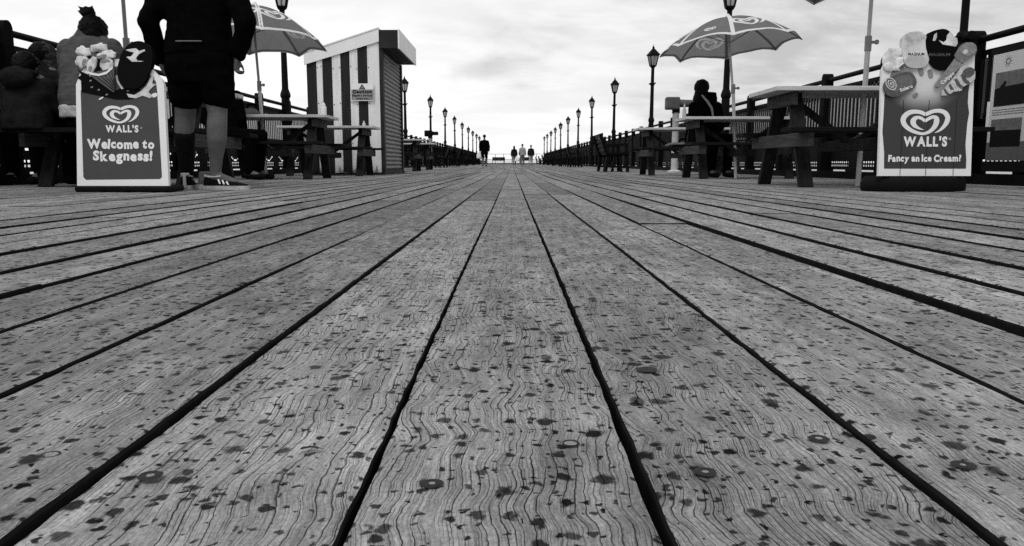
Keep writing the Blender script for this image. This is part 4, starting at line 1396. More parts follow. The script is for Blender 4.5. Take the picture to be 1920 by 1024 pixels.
# ------------------------------------------------------------------ information board
def info_board():
    X = FXR-.17
    # left edge and top/bottom from the photo, the board runs towards the camera along the railing
    yA = 7.02
    yB = 5.45
    zb = deck_z(X, yA)
    root = thing('information_board', 'pale information panel with photographs fixed along the right railing', 'information board', (X, yA, zb), R(-90))
    L = yA-yB
    z1 = at(1860, 104, yA).z-zb
    z0 = .21
    M = Matrix.Translation((0, 0, z0)) @ Matrix.Rotation(R(0), 4, 'X')
    H = z1-z0
    b = MB(); b.prism([(0, .16), (L, .16), (L, H), (0, H)], -.02, 0, M); pan = b.build('panel', M_board, root)
    b = MB(); b.prism([(0, 0), (L, 0), (L, .158), (0, .158)], -.02, .002, M); b.build('lower_panel', mat('board_print_grey', .10, .4, .1, 3), root)
    b = MB()
    b.prism([(-.03, H-.40), (0.0, H-.40), (.0, H-.62), (-.03, H-.62)], -.02, .006, M)
    b.build('edge_strip', M_white, root)
    b = MB(); b.box((L/2, .03, z0-.05), (L+.1, .06, .09)); b.build('frame_rail', M_iron, root)
    b = MB(); b.box((L/2, .03, z0+H+.03), (L+.1, .05, .05)); b.build('frame_rail', M_iron, root)
    def rect(nm, x0, x1, za, zc, m_, d0, d1, par): 
        bb = MB(); bb.prism([(x0, za), (x1, za), (x1, zc), (x0, zc)], d0, d1, M); return bb.build(nm, m_, par)
    # photographs
    ph = rect('photograph', .055, .47, H-.45, H-.16, M_inkmid, 0, .002, pan)
    b = MB(); b.prism([(.055, H-.45), (.47, H-.45), (.47, H-.275), (.36, H-.285), (.26, H-.275), (.19, H-.235), (.12, H-.29), (.055, H-.30)], .002, .003, M); b.build('dark_land', M_printblack, ph)
    b = MB(); b.prism([(.20, H-.285), (.40, H-.28), (.40, H-.25), (.22, H-.24)], .003, .004, M); b.build('pale_cliff', M_inkmid, ph)
    ph = rect('photograph', .045, .46, H-.80, H-.56, M_inkmid, 0, .002, pan)
    b = MB(); b.prism([(.045, H-.80), (.46, H-.80), (.46, H-.66), (.045, H-.655)], .002, .003, M); b.build('dark_land', M_printblack, ph)
    for (x0, x1, a, c_) in ((.53, .68, H-.30, H-.20), (.53, .68, H-.46, H-.35), (.53, .68, H-.68, H-.59), (.74, 1.1, H-.5, H-.2)):
        p = rect('photograph', x0, x1, a, c_, M_inkmid, 0, .002, pan)
        bb = MB(); bb.prism([(x0, a), (x1, a), (x1, a+.5*(c_-a)), (x0+.6*(x1-x0), a+.75*(c_-a)), (x0+.3*(x1-x0), a+.4*(c_-a)), (x0, a+.6*(c_-a))], .002, .003, M); bb.build('dark_land', M_printblack, p)
    b = MB(); b.prism([(.56, H-.90), (.66, H-.90), (.65, H-.83), (.62, H-.82), (.61, H-.74), (.60, H-.82), (.57, H-.83)], 0, .002, M); b.build('photograph', M_ink, pan)
    # sun emblem
    b = MB()
    pts = ell(.21, H-.075, .03, .028, 0, 20); pin = ell(.21, H-.075, .021, .019, 0, 20)
    for k in range(20):
        k2 = (k+1) % 20; b.prism([pts[k], pts[k2], pin[k2], pin[k]], 0, .0015, M)
    for k in range(10):
        th = 2*PI*k/10
        b.prism([(.21+.036*math.cos(th-.07), H-.075+.034*math.sin(th-.07)), (.21+.036*math.cos(th+.07), H-.075+.034*math.sin(th+.07)), (.21+.056*math.cos(th), H-.075+.052*math.sin(th))], 0, .0015, M)
    b.build('sun_emblem', M_inkmid, pan)
    b = MB()
    put_text(b, 'Skegness', .42, .80, H-.085, .045, M, .0015, .03)
    put_text(b, 'and', .47, .62, H-.145, .045, M, .0015, .03)
    b.build('heading', M_ink, pan)
    b = MB()
    rn = random.Random(3)
    for z in (H-.485, H-.505, H-.525):
        x = .045
        while x < .80:
            wl = rn.uniform(.02, .05); b.prism([(x, z), (x+wl, z), (x+wl, z+.008), (x, z+.008)], 0, .0012, M); x += wl+.008
    b.build('caption_lines', M_inkmid, pan); b = MB()
    for z in (H-.845, H-.865, H-.885, H-.905):
        x = .09
        while x < .44:
            wl = rn.uniform(.02, .05); b.prism([(x, z), (x+wl, z), (x+wl, z+.008), (x, z+.008)], 0, .0012, M); x += wl+.008
    b.build('caption_lines', M_inkmid, pan)
info_board()

# ------------------------------------------------------------------ coin telescopes
def telescope(X, Y, label, rz, dark):
    root = thing('telescope', label, 'telescope', on_deck(X, Y), rz, 'coin telescopes by the railings')
    mt = M_iron if dark else M_metal
    b = MB(); b.lathe([(.16, 0), (.16, .03), (.075, .06), (.07, 1.24), (.085, 1.26)], 14); b.build('pedestal', M_polew, root, True)
    b = MB(); b.box((0, 0, 1.31), (.15, .14, .12), None, .01); b.build('swivel', M_iron, root)
    b = MB(); b.box((-.08, 0, 1.46), (.30, .24, .26), None, .03); b.box((-.11, -.123, 1.42), (.12, .006, .10), None); hd = b.build('housing', mt, root)
    b = MB(); b.tube([(.05, 0, 1.46), (.34, 0, 1.455)], [.085, .075], 14); b.tube([(.335, 0, 1.455), (.37, 0, 1.455)], [.082, .082], 14); b.build('barrel', mt, root, True)
    return root
telescope(gx(1264, 16.8), 16.8, 'grey coin telescope on a white pedestal near the right railing', R(-4), False)
telescope(gx(807.5, 34), 34, 'small dark coin telescope on a pale pedestal near the left railing', R(-25), True)

# ------------------------------------------------------------------ benches
def make_bench():
    """long axis along Y, sitter faces +X, back on the -X side"""
    root = thing('bench', '', 'bench', (0, 0, 0), 0, 'dark benches along the pier')
    L = 1.5
    for y in (-L/2, L/2):
        b = MB()
        b.bar((-.20, y, .0), (-.14, y, .40), .07, .05, (0, 1, 0)); b.bar((.30, y, 0), (.26, y, .60), .07, .05, (0, 1, 0))
        b.bar((-.14, y, .38), (.28, y, .40), .06, .05, (0, 1, 0))
        b.bar((-.16, y, .36), (-.33, y, .86), .07, .05, (0, 1, 0))
        b.bar((-.24, y, .60), (.30, y, .62), .05, .06, (0, 1, 0))
        b.bar((-.06, y, .0), (.02, y, .38), .05, .05, (0, 1, 0)); b.bar((.16, y, 0), (.12, y, .38), .05, .05, (0, 1, 0))
        b.bar((-.20, y, .12), (.30, y, .12), .04, .04, (0, 1, 0))
        b.build('end_frame', M_iron, root)
    b = MB()
    for k in range(5): b.box((-.10+k*.095, 0, .42), (.09, L+.1, .05))
    b.build('seat', M_iron, root)
    b = MB()
    for k in range(4):
        z = .52+k*.1
        b.box((-.185-.034*k*1.0, 0, z), (.03, L+.1, .098))
    b.build('backrest', M_iron, root)
    return root
bench0 = make_bench()
fb = True
def put_bench(X, Y, rz, label):
    global fb
    o = bench0 if fb else copy_tree(bench0)
    fb = False
    o.location = on_deck(X, Y); o.rotation_euler = (0, 0, rz); o['label'] = label
ORW = ['nearest', 'second', 'third', 'fourth', 'fifth', 'sixth', 'seventh', 'eighth']
put_bench(gx(1146, 18.2), 18.4, 0, 'dark bench seen end on, alone beyond the last right picnic table')
for i, Y in enumerate((35, 42.5, 51, 60, 70, 81, 93)):
    put_bench(2.75+.06*i, Y, 0, '%s bench in the dark row down the right side of the pier' % ORW[i])
for i, Y in enumerate((33, 41, 50, 60, 71, 83, 95)):
    put_bench(-3.0-.05*i, Y, PI, '%s bench in the dark row down the left side of the pier' % ORW[i])
put_bench(gx(935, 98), 98, -PI/2, 'dark bench across the far end, right of the walking man')
put_bench(gx(986, 98), 98, -PI/2, 'dark bench across the far end, behind the three people')

# ------------------------------------------------------------------ people
def cap_(b, p0, p1, r0, r1, seg=12):
    p0, p1 = Vector(p0), Vector(p1)
    d = (p1-p0)
    L = d.length
    if L < 1e-5:
        b.ball(p0, r0, seg, 8); return
    z = d/L
    pts, rs = [], []
    for k in range(1, 5):
        a = PI/2*(1-k/4.0)
        pts.append(p0-z*r0*math.sin(a)); rs.append(max(1e-3, r0*math.cos(a)))
    pts[0] = p0-z*r0*.98; 
    for k in range(0, 4):
        a = PI/2*(k/4.0)
        pts.append(p1+z*r1*math.sin(a)); rs.append(max(1e-3, r1*math.cos(a)))
    pts.append(p1+z*r1*.99); rs.append(max(1e-3, r1*.12))
    b.tube(pts, rs, seg)
def limb(b, pts, rs):
    for i in range(len(pts)-1): cap_(b, pts[i], pts[i+1], rs[i], rs[i+1])
def loft(b, rings, n=20, p=2.2):
    """rings: (cx,cy,cz,rx,ry)"""
    vs, fs = [], []
    for (cx_, cy_, cz_, rx, ry) in rings:
        for (x, y) in ell(0, 0, rx, ry, 0, n, p): vs.append((cx_+x, cy_+y, cz_))
    m = len(rings)
    for i in range(m-1):
        for k in range(n):
            k2 = (k+1) % n
            fs.append((i*n+k, i*n+k2, (i+1)*n+k2, (i+1)*n+k))
    fs.append(tuple(range(n-1, -1, -1))); fs.append(tuple((m-1)*n+k for k in range(n)))
    b.add(vs, fs)
def blend(b, name, m_, parent, voxel=.012, smooth=6, wrinkle=0.0, wscale=9.0, zcut=None):
    me = b.mesh('tmp', m_)
    o = bpy.data.objects.new('tmp', me)
    COL.objects.link(o)
    md = o.modifiers.new('r', 'REMESH'); md.mode = 'VOXEL'; md.voxel_size = voxel
    ms = o.modifiers.new('s', 'SMOOTH'); ms.factor = .5; ms.iterations = smooth
    bpy.context.view_layer.update()
    me2 = bpy.data.meshes.new_from_object(o.evaluated_get(bpy.context.evaluated_depsgraph_get()))
    bpy.data.objects.remove(o); bpy.data.meshes.remove(me)
    wofs = len(bpy.data.objects)*1.37
    if wrinkle:
        nrm = [v.normal.copy() for v in me2.vertices]
        for v, n_ in zip(me2.vertices, nrm):
            c_ = v.co
            q = mnoise.noise(Vector((c_.x*wscale+wofs, c_.y*wscale, c_.z*wscale*1.7)))+.5*mnoise.noise(Vector((c_.x*wscale*2.3+wofs, c_.y*wscale*2.3, c_.z*wscale*3.5+5)))
            v.co = c_+n_*wrinkle*q
    me2.materials.clear(); me2.materials.append(m_)
    me2.polygons.foreach_set('use_smooth', [True]*len(me2.polygons))
    me2.name = name
    return link(name, me2, parent)
def head_on(b, c, s=1.0, face=Vector((0, 1, 0))):
    """skull with nose, chin, brow and ears; c is the centre of the head, s scales 1 = 0.23 m tall"""
    f = face.normalized(); r = Vector((f.y, -f.x, 0)).normalized()
    c = Vector(c)
    P_ = lambda a, y, z: c+r*a*s+f*y*s+Vector((0, 0, z*s))
    b.ball(P_(0, -.01, .025), (.076*s, .088*s, .090*s) if abs(f.y) > .7 else (.088*s, .076*s, .090*s), 16, 12)
    cap_(b, P_(0, .035, -.03), P_(0, .055, -.085), .055*s, .032*s)
    cap_(b, P_(0, .085, .0), P_(0, .105, -.03), .010*s, .015*s)
    for q in (-1, 1):
        cap_(b, P_(q*.078, .0, .0), P_(q*.082, -.012, -.035), .016*s, .010*s)
        cap_(b, P_(q*.02, .072, .025), P_(q*.05, .062, .022), .014*s, .012*s)
        b.ball(P_(q*.032, .072, .006), .012*s, 8, 6)
    cap_(b, P_(-.02, .085, -.055), P_(.02, .085, -.055), .008*s, .008*s)
def hand_on(b, wrist, d, up, s=1.0, curl=.5):
    """palm, four fingers and a thumb; d = pointing direction, up = thumb side"""
    d = Vector(d).normalized(); up = Vector(up); up = (up-d*up.dot(d)).normalized()
    n = d.cross(up)
    w_ = Vector(wrist)
    k = lambda a, u, v: w_+d*a*s+up*u*s+n*v*s
    for u in (-.026, 0, .026): cap_(b, k(.02, u, 0), k(.085, u*1.15, 0), .017*s, .016*s, 8)
    for i, (u, L) in enumerate(((.034, .068), (.012, .078), (-.011, .072), (-.033, .056))):
        p = k(.09, u, 0)
        a = 0
        for j, fr in enumerate((.45, .32, .23)):
            a += curl*(.75 if j == 0 else 1.0)
            dd = d*math.cos(a)+n*math.sin(a)
            p2 = p+dd*L*fr*s
            cap_(b, p, p2, .0095*s, .0088*s, 8)
            p = p2
    p = k(.03, .03, .004)
    p2 = k(.062, .06, .022); p3 = k(.088, .062, .035)
    cap_(b, p, p2, .013*s, .011*s, 8); cap_(b, p2, p3, .011*s, .0095*s, 8)

def standing_man():
    Y = 5.5
    X0 = gx(372, Y, 345)
    zb = deck_z(X0, Y)
    root = thing('person', 'person in black jacket and shorts standing with bare calves and striped trainers', 'person', (X0, Y, zb))
    # local: x to the right of the picture, y away from the camera, z up
    s = 1.10
    A = lambda x, y, dy=0.0: (lambda p: Vector((p.x-X0, p.y-Y, p.z-zb)))(at(x, y, Y+dy))
    hipL, hipR = A(350, 128), A(400, 128)
    kneeL, kneeR = A(347, 218, .04), A(408, 215, -.02)
    ankL, ankR = Vector((A(340, 335).x, .10, .10)), Vector((A(409, 335).x, -.05, .09))
    shL, shR = A(312, -28), A(434, -28)
    elL, elR = A(278, 40, -.07), A(460, 42, -.07)
    wrL, wrR = A(300, 112, .04), A(446, 108, .02)
    neck, headc = A(374, -62), A(376, -108, .02)
    b = MB()
    loft(b, [(A(375, 128).x, .0, A(375, 128).z, .17, .12), (A(375, 110).x, 0, A(375, 110).z, .19, .13), (A(372, 60).x, 0, A(372, 60).z, .17, .115), (A(372, 10).x, 0, A(372, 10).z, .20, .125), (A(372, -30).x, 0, A(372, -30).z, .19, .10), (A(373, -48).x, 0, A(373, -48).z, .09, .07)])
    cap_(b, neck-Vector((0, 0, .05)), headc-Vector((0, 0, .05)), .062, .058)
    head_on(b, headc, 1.10)
    limb(b, [hipL, kneeL, kneeL+(ankL-kneeL)*.3+Vector((0, -.02, 0)), ankL], [.10, .068, .068, .040])
    limb(b, [hipR, kneeR, kneeR+(ankR-kneeR)*.18+Vector((.004, -.015, 0)), kneeR+(ankR-kneeR)*.40+Vector((.008, -.02, 0)), kneeR+(ankR-kneeR)*.72, ankR], [.10, .066, .069, .067, .046, .037])
    cap_(b, ankL, ankL+Vector((-.03, .12, -.05)), .042, .035); cap_(b, ankR, ankR+Vector((.13, .0, -.045)), .040, .034)
    limb(b, [shL, elL, wrL], [.062, .05, .034]); limb(b, [shR, elR, wrR], [.062, .05, .034])
    hand_on(b, wrL, Vector((.35, .3, -.9)), Vector((0, .6, .1)), 1.1, .5)
    hand_on(b, wrR, Vector((-.22, .1, -1)), Vector((0, 1, .1)), .92, 1.05)
    body = blend(b, 'body', M_skin, root, .0075, 5)
    b = MB()
    zt = [A(374, 104), A(374, 80), A(372, 40), A(371, 5), A(372, -25), A(373, -46), A(373, -58)]
    loft(b, [(zt[0].x, 0, zt[0].z, .235, .16), (zt[1].x, 0, zt[1].z, .222, .155), (zt[2].x, 0, zt[2].z, .215, .15), (zt[3].x, 0, zt[3].z, .235, .155), (zt[4].x, 0, zt[4].z, .225, .13), (zt[5].x, 0, zt[5].z, .13, .095), (zt[6].x, 0, zt[6].z, .085, .085)])
    wl = wrL+(elL-wrL)*.05; wr = wrR+(elR-wrR)*.12
    limb(b, [shL, elL, wl], [.088, .072, .056]); limb(b, [shR, elR, wr], [.088, .072, .056])
    blend(b, 'jacket', M_black, body, .012, 5, .010, 8)
    b = MB()
    hz = A(372, 86)
    loft(b, [(hz.x, -.165, hz.z, .10, .012), (hz.x, -.165, hz.z+.012, .10, .012)], 12)
    blend(b, 'shirt_hem', M_denim, body, .008, 2)
    b = MB()
    loft(b, [(A(376, 158).x, 0, A(376, 158).z, .20, .15), (A(375, 142).x, 0, A(375, 142).z, .225, .15), (A(375, 120).x, 0, A(375, 120).z, .235, .16), (A(374, 95).x, 0, A(374, 95).z, .225, .15), (A(374, 82).x, 0, A(374, 82).z, .20, .14)])
    limb(b, [hipL+Vector((.0, 0, 0)), A(350, 160, .03), A(350, 178, .03)], [.135, .128, .122]); limb(b, [hipR, A(405, 160, -.01), A(409, 178, -.01)], [.135, .128, .118])
    blend(b, 'shorts', M_black, body, .012, 4, .010, 7)
    b = MB()
    b.ball(headc+Vector((0, -.02, .045)), (.092, .104, .092), 16, 12)
    cap_(b, headc+Vector((0, -.06, .0)), headc+Vector((0, -.055, -.06)), .07, .05)
    blend(b, 'hair', M_hair, body, .010, 3, .006, 30)
    def shoe(an, dirv, nm):
        d = Vector(dirv).normalized(); sd_ = Vector((-d.y, d.x, 0))
        Mx = Matrix(((d.x, sd_.x, 0, an.x), (d.y, sd_.y, 0, an.y), (0, 0, 1, 0), (0, 0, 0, 1)))
        up = MB()
        vs, fs = [], []
        rings = [(-.085, .030, .085), (-.07, .040, .098), (-.02, .043, .100), (.04, .045, .085), (.10, .049, .064), (.16, .050, .050), (.20, .040, .042), (.222, .020, .036)]
        n = 12
        for (x, wd, h_) in rings:
            for k in range(n):
                th = PI*k/(n-1)
                vs.append((x, wd*math.cos(th), .022+(h_-.022)*math.sin(th)**.8))
        for i in range(len(rings)-1):
            for k in range(n-1): fs.append((i*n+k, i*n+k+1, (i+1)*n+k+1, (i+1)*n+k))
        fs.append(tuple(range(n))); fs.append(tuple((len(rings)-1)*n+k for k in range(n-1, -1, -1)))
        up.add(vs, fs, Mx)
        so = up.build(nm, M_shoe, body, True)
        so_ = MB()
        out = [(-.092, .030), (-.06, .045), (.02, .048), (.11, .054), (.17, .053), (.21, .040), (.235, .012), (.235, -.012), (.21, -.040), (.17, -.053), (.11, -.054), (.02, -.048), (-.06, -.045), (-.092, -.030)]
        vs = [(p[0], p[1], .0) for p in out]+[(p[0], p[1], .028) for p in out]
        m = len(out)
        so_.add(vs, [tuple(range(m-1, -1, -1)), tuple(range(m, 2*m))]+[(i, (i+1) % m, m+(i+1) % m, m+i) for i in range(m)], Mx)
        so_.build('sole', M_shirtw, so)
        st = MB()
        for sgn in (-1, 1):
            for k in range(3):
                x = .045+k*.030
                hh = .085-(x-.04)*.32
                wd_ = .047+.02*(x-.04)
                p = []
                for j in range(5):
                    th = R(12)+R(52)*j/4
                    p.append((x-.026*j/4, sgn*(wd_*math.cos(th)+.003), .022+(hh-.022)*math.sin(th)**.8+.002))
                vs = []
                for (a, b_, c_) in p: vs += [(a-.006, b_, c_), (a+.006, b_, c_)]
                st.add(vs, [(2*j, 2*j+1, 2*j+3, 2*j+2) for j in range(4)], Mx)
        st.build('stripes', M_print, so)
        cl = MB()
        cl.tube([Mx @ Vector(p) for p in ((-.075, .025, .094), (-.085, 0, .10), (-.075, -.025, .094), (-.02, -.038, .088), (.035, -.03, .092), (.05, 0, .10), (.035, .03, .092), (-.02, .038, .088), (-.075, .025, .094))], .007, 6)
        cl.build('collar', M_shirtw, so, True)
    shoe(ankR+Vector((.01, 0, 0)), (1, -.10, 0), 'shoe')
    b = MB()
    k1 = kneeL+(ankL-kneeL)*.16
    limb(b, [k1, kneeL+(ankL-kneeL)*.34+Vector((0, -.02, 0)), ankL], [.066, .072, .047])
    blend(b, 'long_sock', mat('dark_sock_knit', .008, .9, .3, 30, .05), body, .009, 2)
    shoe(ankL+Vector((.0, .0, 0)), (-.25, 1, 0), 'shoe')
    tb = MB(); tb.box((ankL.x+.02, ankL.y-.095, .055), (.022, .012, .09), None, .004); tb.box((ankL.x+.02, ankL.y-.082, .105), (.055, .03, .02), None, .006); tb.build('heel_tab', M_shirtw, body)
    g = thing('shoe', 'pale grey trainer on the deck just left of the striped black trainer', 'shoe', (gx(386, Y+.12, 345), Y+.12, deck_z(X0, Y+.12)))
    gb = MB(); loft(gb, [(0, .04, .03, .046, .13), (0, .03, .07, .044, .115), (0, 0, .105, .040, .075), (0, -.015, .125, .034, .05)], 16); blend(gb, 'upper', M_bag, g, .007, 3)
    gb = MB(); loft(gb, [(0, .04, 0, .050, .14), (0, .04, .034, .049, .138)], 18); gb.build('sole', M_shirtw, g)
    return root
standing_man()

def seated(label, X, Y, seatz, head_z, shoulder, jac_m, head_c, hairf, lean=0.06, scale=1.0, face=(0, 1, 0), leg_dir=(0, 1), leg_m=None, arms='table', hem=None, yaw=0.0):
    """somebody sitting, facing +Y (away from the camera) before yaw"""
    zb = deck_z(X, Y)
    leg_m = leg_m or M_black
    root = thing('person', label, 'person', (X, Y, zb), yaw)
    hz = seatz+.09*scale
    sh = shoulder
    b = MB()
    top = head_z
    s = scale
    hc = Vector((head_c[0], head_c[1], top-.12*s))
    nk = Vector((hc.x*.4, lean, sh+.03*s))
    loft(b, [(0, 0, hz-.07*s, .15*s, .12*s), (0, 0, hz+.04*s, .165*s, .12*s), (0, lean*.4, hz+.2*s, .14*s, .10*s), (0, lean*.8, sh-.12*s, .165*s, .11*s), (0, lean, sh-.02*s, .15*s, .08*s), (nk.x*.7, lean, sh+.03*s, .07*s, .06*s)])
    cap_(b, nk-Vector((0, 0, .03*s)), hc-Vector((0, 0, .05*s)), .055*s, .052*s)
    head_on(b, hc, s*1.0, Vector(face))
    ld = Vector((leg_dir[0], leg_dir[1], 0)).normalized()
    pr = Vector((ld.y, -ld.x, 0))
    J = {}
    for q in (-1, 1):
        hip = Vector((0, 0, hz-.02*s))+pr*q*.09*s
        kn = hip+ld*.42*s+pr*q*.03*s+Vector((0, 0, -.01))
        an = Vector((kn.x, kn.y, .09))-ld*.05*s
        limb(b, [hip, kn, kn+(an-kn)*.35-ld*.015, an], [.085*s, .06*s, .058*s, .038*s])
        cap_(b, an, an+ld*.13*s+Vector((0, 0, -.045)), .04*s, .032*s)
        shp = Vector((q*.165*s, lean, sh-.085*s))
        if arms == 'table':
            el = shp+Vector((q*.07*s, .10*s, -.24*s)); wr = el+Vector((-q*.10*s, .24*s, .02*s))
        else:
            el = shp+Vector((q*.05*s, -.02*s, -.27*s)); wr = el+Vector((-q*.04*s, .20*s, -.10*s))
        limb(b, [shp, el, wr], [.05*s, .042*s, .03*s])
        hand_on(b, wr, wr-el, Vector((-q*.3, .0, 1)), s*.95, .35)
        J[q] = (hip, kn, an, shp, el, wr)
    body = blend(b, 'body', M_skin, root, .009, 5)
    b = MB()
    hm = hem if hem else hz-.03*s
    loft(b, [(0, 0, hm, .20*s, .155*s), (0, 0, hm+.08*s, .205*s, .155*s), (0, lean*.4, (hm+sh)/2, .19*s, .14*s), (0, lean*.8, sh-.16*s, .205*s, .145*s), (0, lean, sh-.07*s, .18*s, .12*s), (nk.x*.5, lean, sh-.01*s, .12*s, .095*s), (nk.x*.6, lean, sh+.03*s, .088*s, .080*s), (nk.x*.8, lean, sh+.06*s, .078*s, .075*s)])
    for q in (-1, 1):
        _, _, _, shp, el, wr = J[q]
        limb(b, [shp, el, wr+(el-wr)*.1], [.070*s, .062*s, .048*s])
    jk = blend(b, 'jacket', jac_m, body, .011, 5, .006, 10)
    b = MB()
    loft(b, [(0, 0, hz-.09*s, .165*s, .13*s), (0, 0, hz+.02*s, .165*s, .125*s)])
    for q in (-1, 1):
        hip, kn, an, _, _, _ = J[q]
        limb(b, [hip, kn, an+Vector((0, 0, .02))], [.10*s, .078*s, .060*s])
    blend(b, 'trousers', leg_m, body, .012, 4, .007, 9)
    for q in (-1, 1):
        an = J[q][2]
        b = MB()
        cap_(b, Vector((an.x, an.y, .055))-ld*.03, Vector((an.x, an.y, .04))+ld*.16*s, .045*s, .036*s)
        blend(b, 'shoe', M_shoe, body, .009, 2)
    b = MB()
    hairf(b, hc, s)
    blend(b, 'hair', M_hair, body, .008, 2, .007, 34)
    return root, body, J, hc, jk

# woman with a bun on the near seat of the left table
def bun_hair(b, c, s):
    b.ball(c+Vector((0, -.018, .03)), (.097*s, .106*s, .10*s), 16, 12)
    cap_(b, c+Vector((.01, -.055, -.02)), c+Vector((.012, -.05, -.085)), .075*s, .055*s)
    cap_(b, c+Vector((.055, .0, -.04)), c+Vector((.085, .03, -.13)), .045*s, .03*s)
    top = c+Vector((-.028, -.02, .145*s))
    b.ball(top, (.052*s, .05*s, .042*s), 12, 10)
    rn = random.Random(4)
    for k in range(16):
        a = rn.uniform(0, 2*PI)
        p = top+Vector((math.cos(a)*.045, math.sin(a)*.03, rn.uniform(-.02, .035)))
        p2 = p+Vector((math.cos(a)*.02-.012, math.sin(a)*.01, rn.uniform(.0, .03)))
        cap_(b, p, p2, .012, .007, 6)
YW = 6.03
XW = gx(168, YW, 200)
zW = deck_z(XW, YW)
wz = lambda y: at(168, y, YW).z-zW
root, body, J, hc, jk = seated('person seen from behind in grey jacket with dark hair in a messy bun', XW, YW, .455, wz(27), wz(66), M_jacket, (gx(164, YW, 55)-XW, .10), bun_hair, .07, 1.06, hem=wz(203))
b = MB()
loft(b, [(0, 0, wz(222), .212, .165), (0, 0, wz(204), .215, .168), (0, 0, wz(198), .205, .16)])
blend(b, 'shirt', M_shirtw, body, .010, 3, .010, 12)
# raised forearm towards her head on the right
# child in quilted coat at the far left
def short_hair(b, c, s):
    b.ball(c+Vector((0, -.014, .022)), (.098*s, .104*s, .098*s), 16, 12)
    cap_(b, c+Vector((0, -.06, -.01)), c+Vector((0, -.05, -.075)), .072*s, .055*s)
    rn = random.Random(6)
    for k in range(14):
        a = rn.uniform(0, 2*PI); p = c+Vector((math.cos(a)*.09*s, math.sin(a)*.09*s-.01, rn.uniform(-.03, .06)))
        cap_(b, p, p+Vector((math.cos(a)*.018, 0, -.02)), .014, .008, 6)
YK = 5.95
XK = gx(52, YK, 240); zK = deck_z(XK, YK)
kz = lambda y: at(52, y, YK).z-zK
root, body, J, hc, jk = seated('child seen from behind in dark quilted coat at the far left', XK, YK, .455, kz(95), kz(140), M_coat, (gx(42, YK, 115)-XK, .05), short_hair, .05, .90, hem=kz(243))
b = MB()
b.ball((-.01, -.075, kz(148)), (.125, .075, .085), 14, 10); b.ball((.0, -.02, kz(139)), (.12, .10, .045), 14, 10)
blend(b, 'hood', M_coat, body, .010, 3, .008, 12)
# companion across the table in patterned scarf
def scarf_hair(b, c, s):
    b.ball(c+Vector((0, -.005, .02)), (.10*s, .11*s, .105*s), 16, 12)
YS = 7.15
XS = gx(80, YS, 110); zS = deck_z(XS, YS)
root, body, J, hc, jk = seated('person facing the camera under a patterned head scarf behind the child', XS, YS, .455, at(80, 81, YS).z-zS, at(80, 128, YS).z-zS, M_coat, (0, .03), scarf_hair, .04, .98, yaw=PI)
b = MB()
b.ball(hc+Vector((0, -.03, .012)), (.122, .118, .122), 16, 12)
loft(b, [(0, .02, hc.z-.20, .17, .12), (0, .01, hc.z-.12, .13, .11), (0, 0, hc.z-.04, .115, .10)])
blend(b, 'head_scarf', M_scarf, body, .009, 3, .010, 16)
# dark figure behind the parasol table
def hood_hair(b, c, s):
    b.ball(c+Vector((0, -.01, .02)), (.105*s, .112*s, .108*s), 16, 12)
    cap_(b, c+Vector((0, -.03, -.02)), c+Vector((-.02, -.02, -.14)), .088*s, .10*s)
YD = 10.92
XD = gx(1324, YD, 230); zD = deck_z(XD, YD)
dzf = lambda y: at(1322, y, YD).z-zD
root, body, J, hc, jk = seated('person in black coat seated behind the table below the right parasol', XD, YD, .455, dzf(149), dzf(188), M_black, (gx(1317, YD, 165)-XD, .05), hood_hair, .06, 1.0, face=(.75, .6, 0), yaw=0, leg_dir=(.3, -1), arms='lap')
b = MB(); b.tube([(-.10, -.115, dzf(180)), (-.03, -.155, dzf(192)), (.03, -.165, dzf(205)), (.06, -.15, dzf(222))], [.012, .016, .016, .012], 8)
b.build('bag_strap', M_printmid, body, True)
b = MB(); loft(b, [(.0, .03, dzf(192), .15, .12), (.03, .03, dzf(183), .115, .11), (.03, .03, dzf(173), .095, .095)]); blend(b, 'collar', M_black, body, .011, 3, .008, 12)
# someone mostly hidden behind the standing man, at the middle left table
YH = 9.25
XH = gx(418, YH, 250); zH = deck_z(XH, YH)
def plain_hair(b, c, s):
    b.ball(c+Vector((0, -.012, .025)), (.095*s, .103*s, .097*s), 16, 12)
seated('person in dark clothes seated behind the standing man, shoes and lap showing', XH, YH, .455, 1.30, 1.06, M_black, (0, .05), plain_hair, .05, 1.0, leg_dir=(1, -.15), arms='lap')

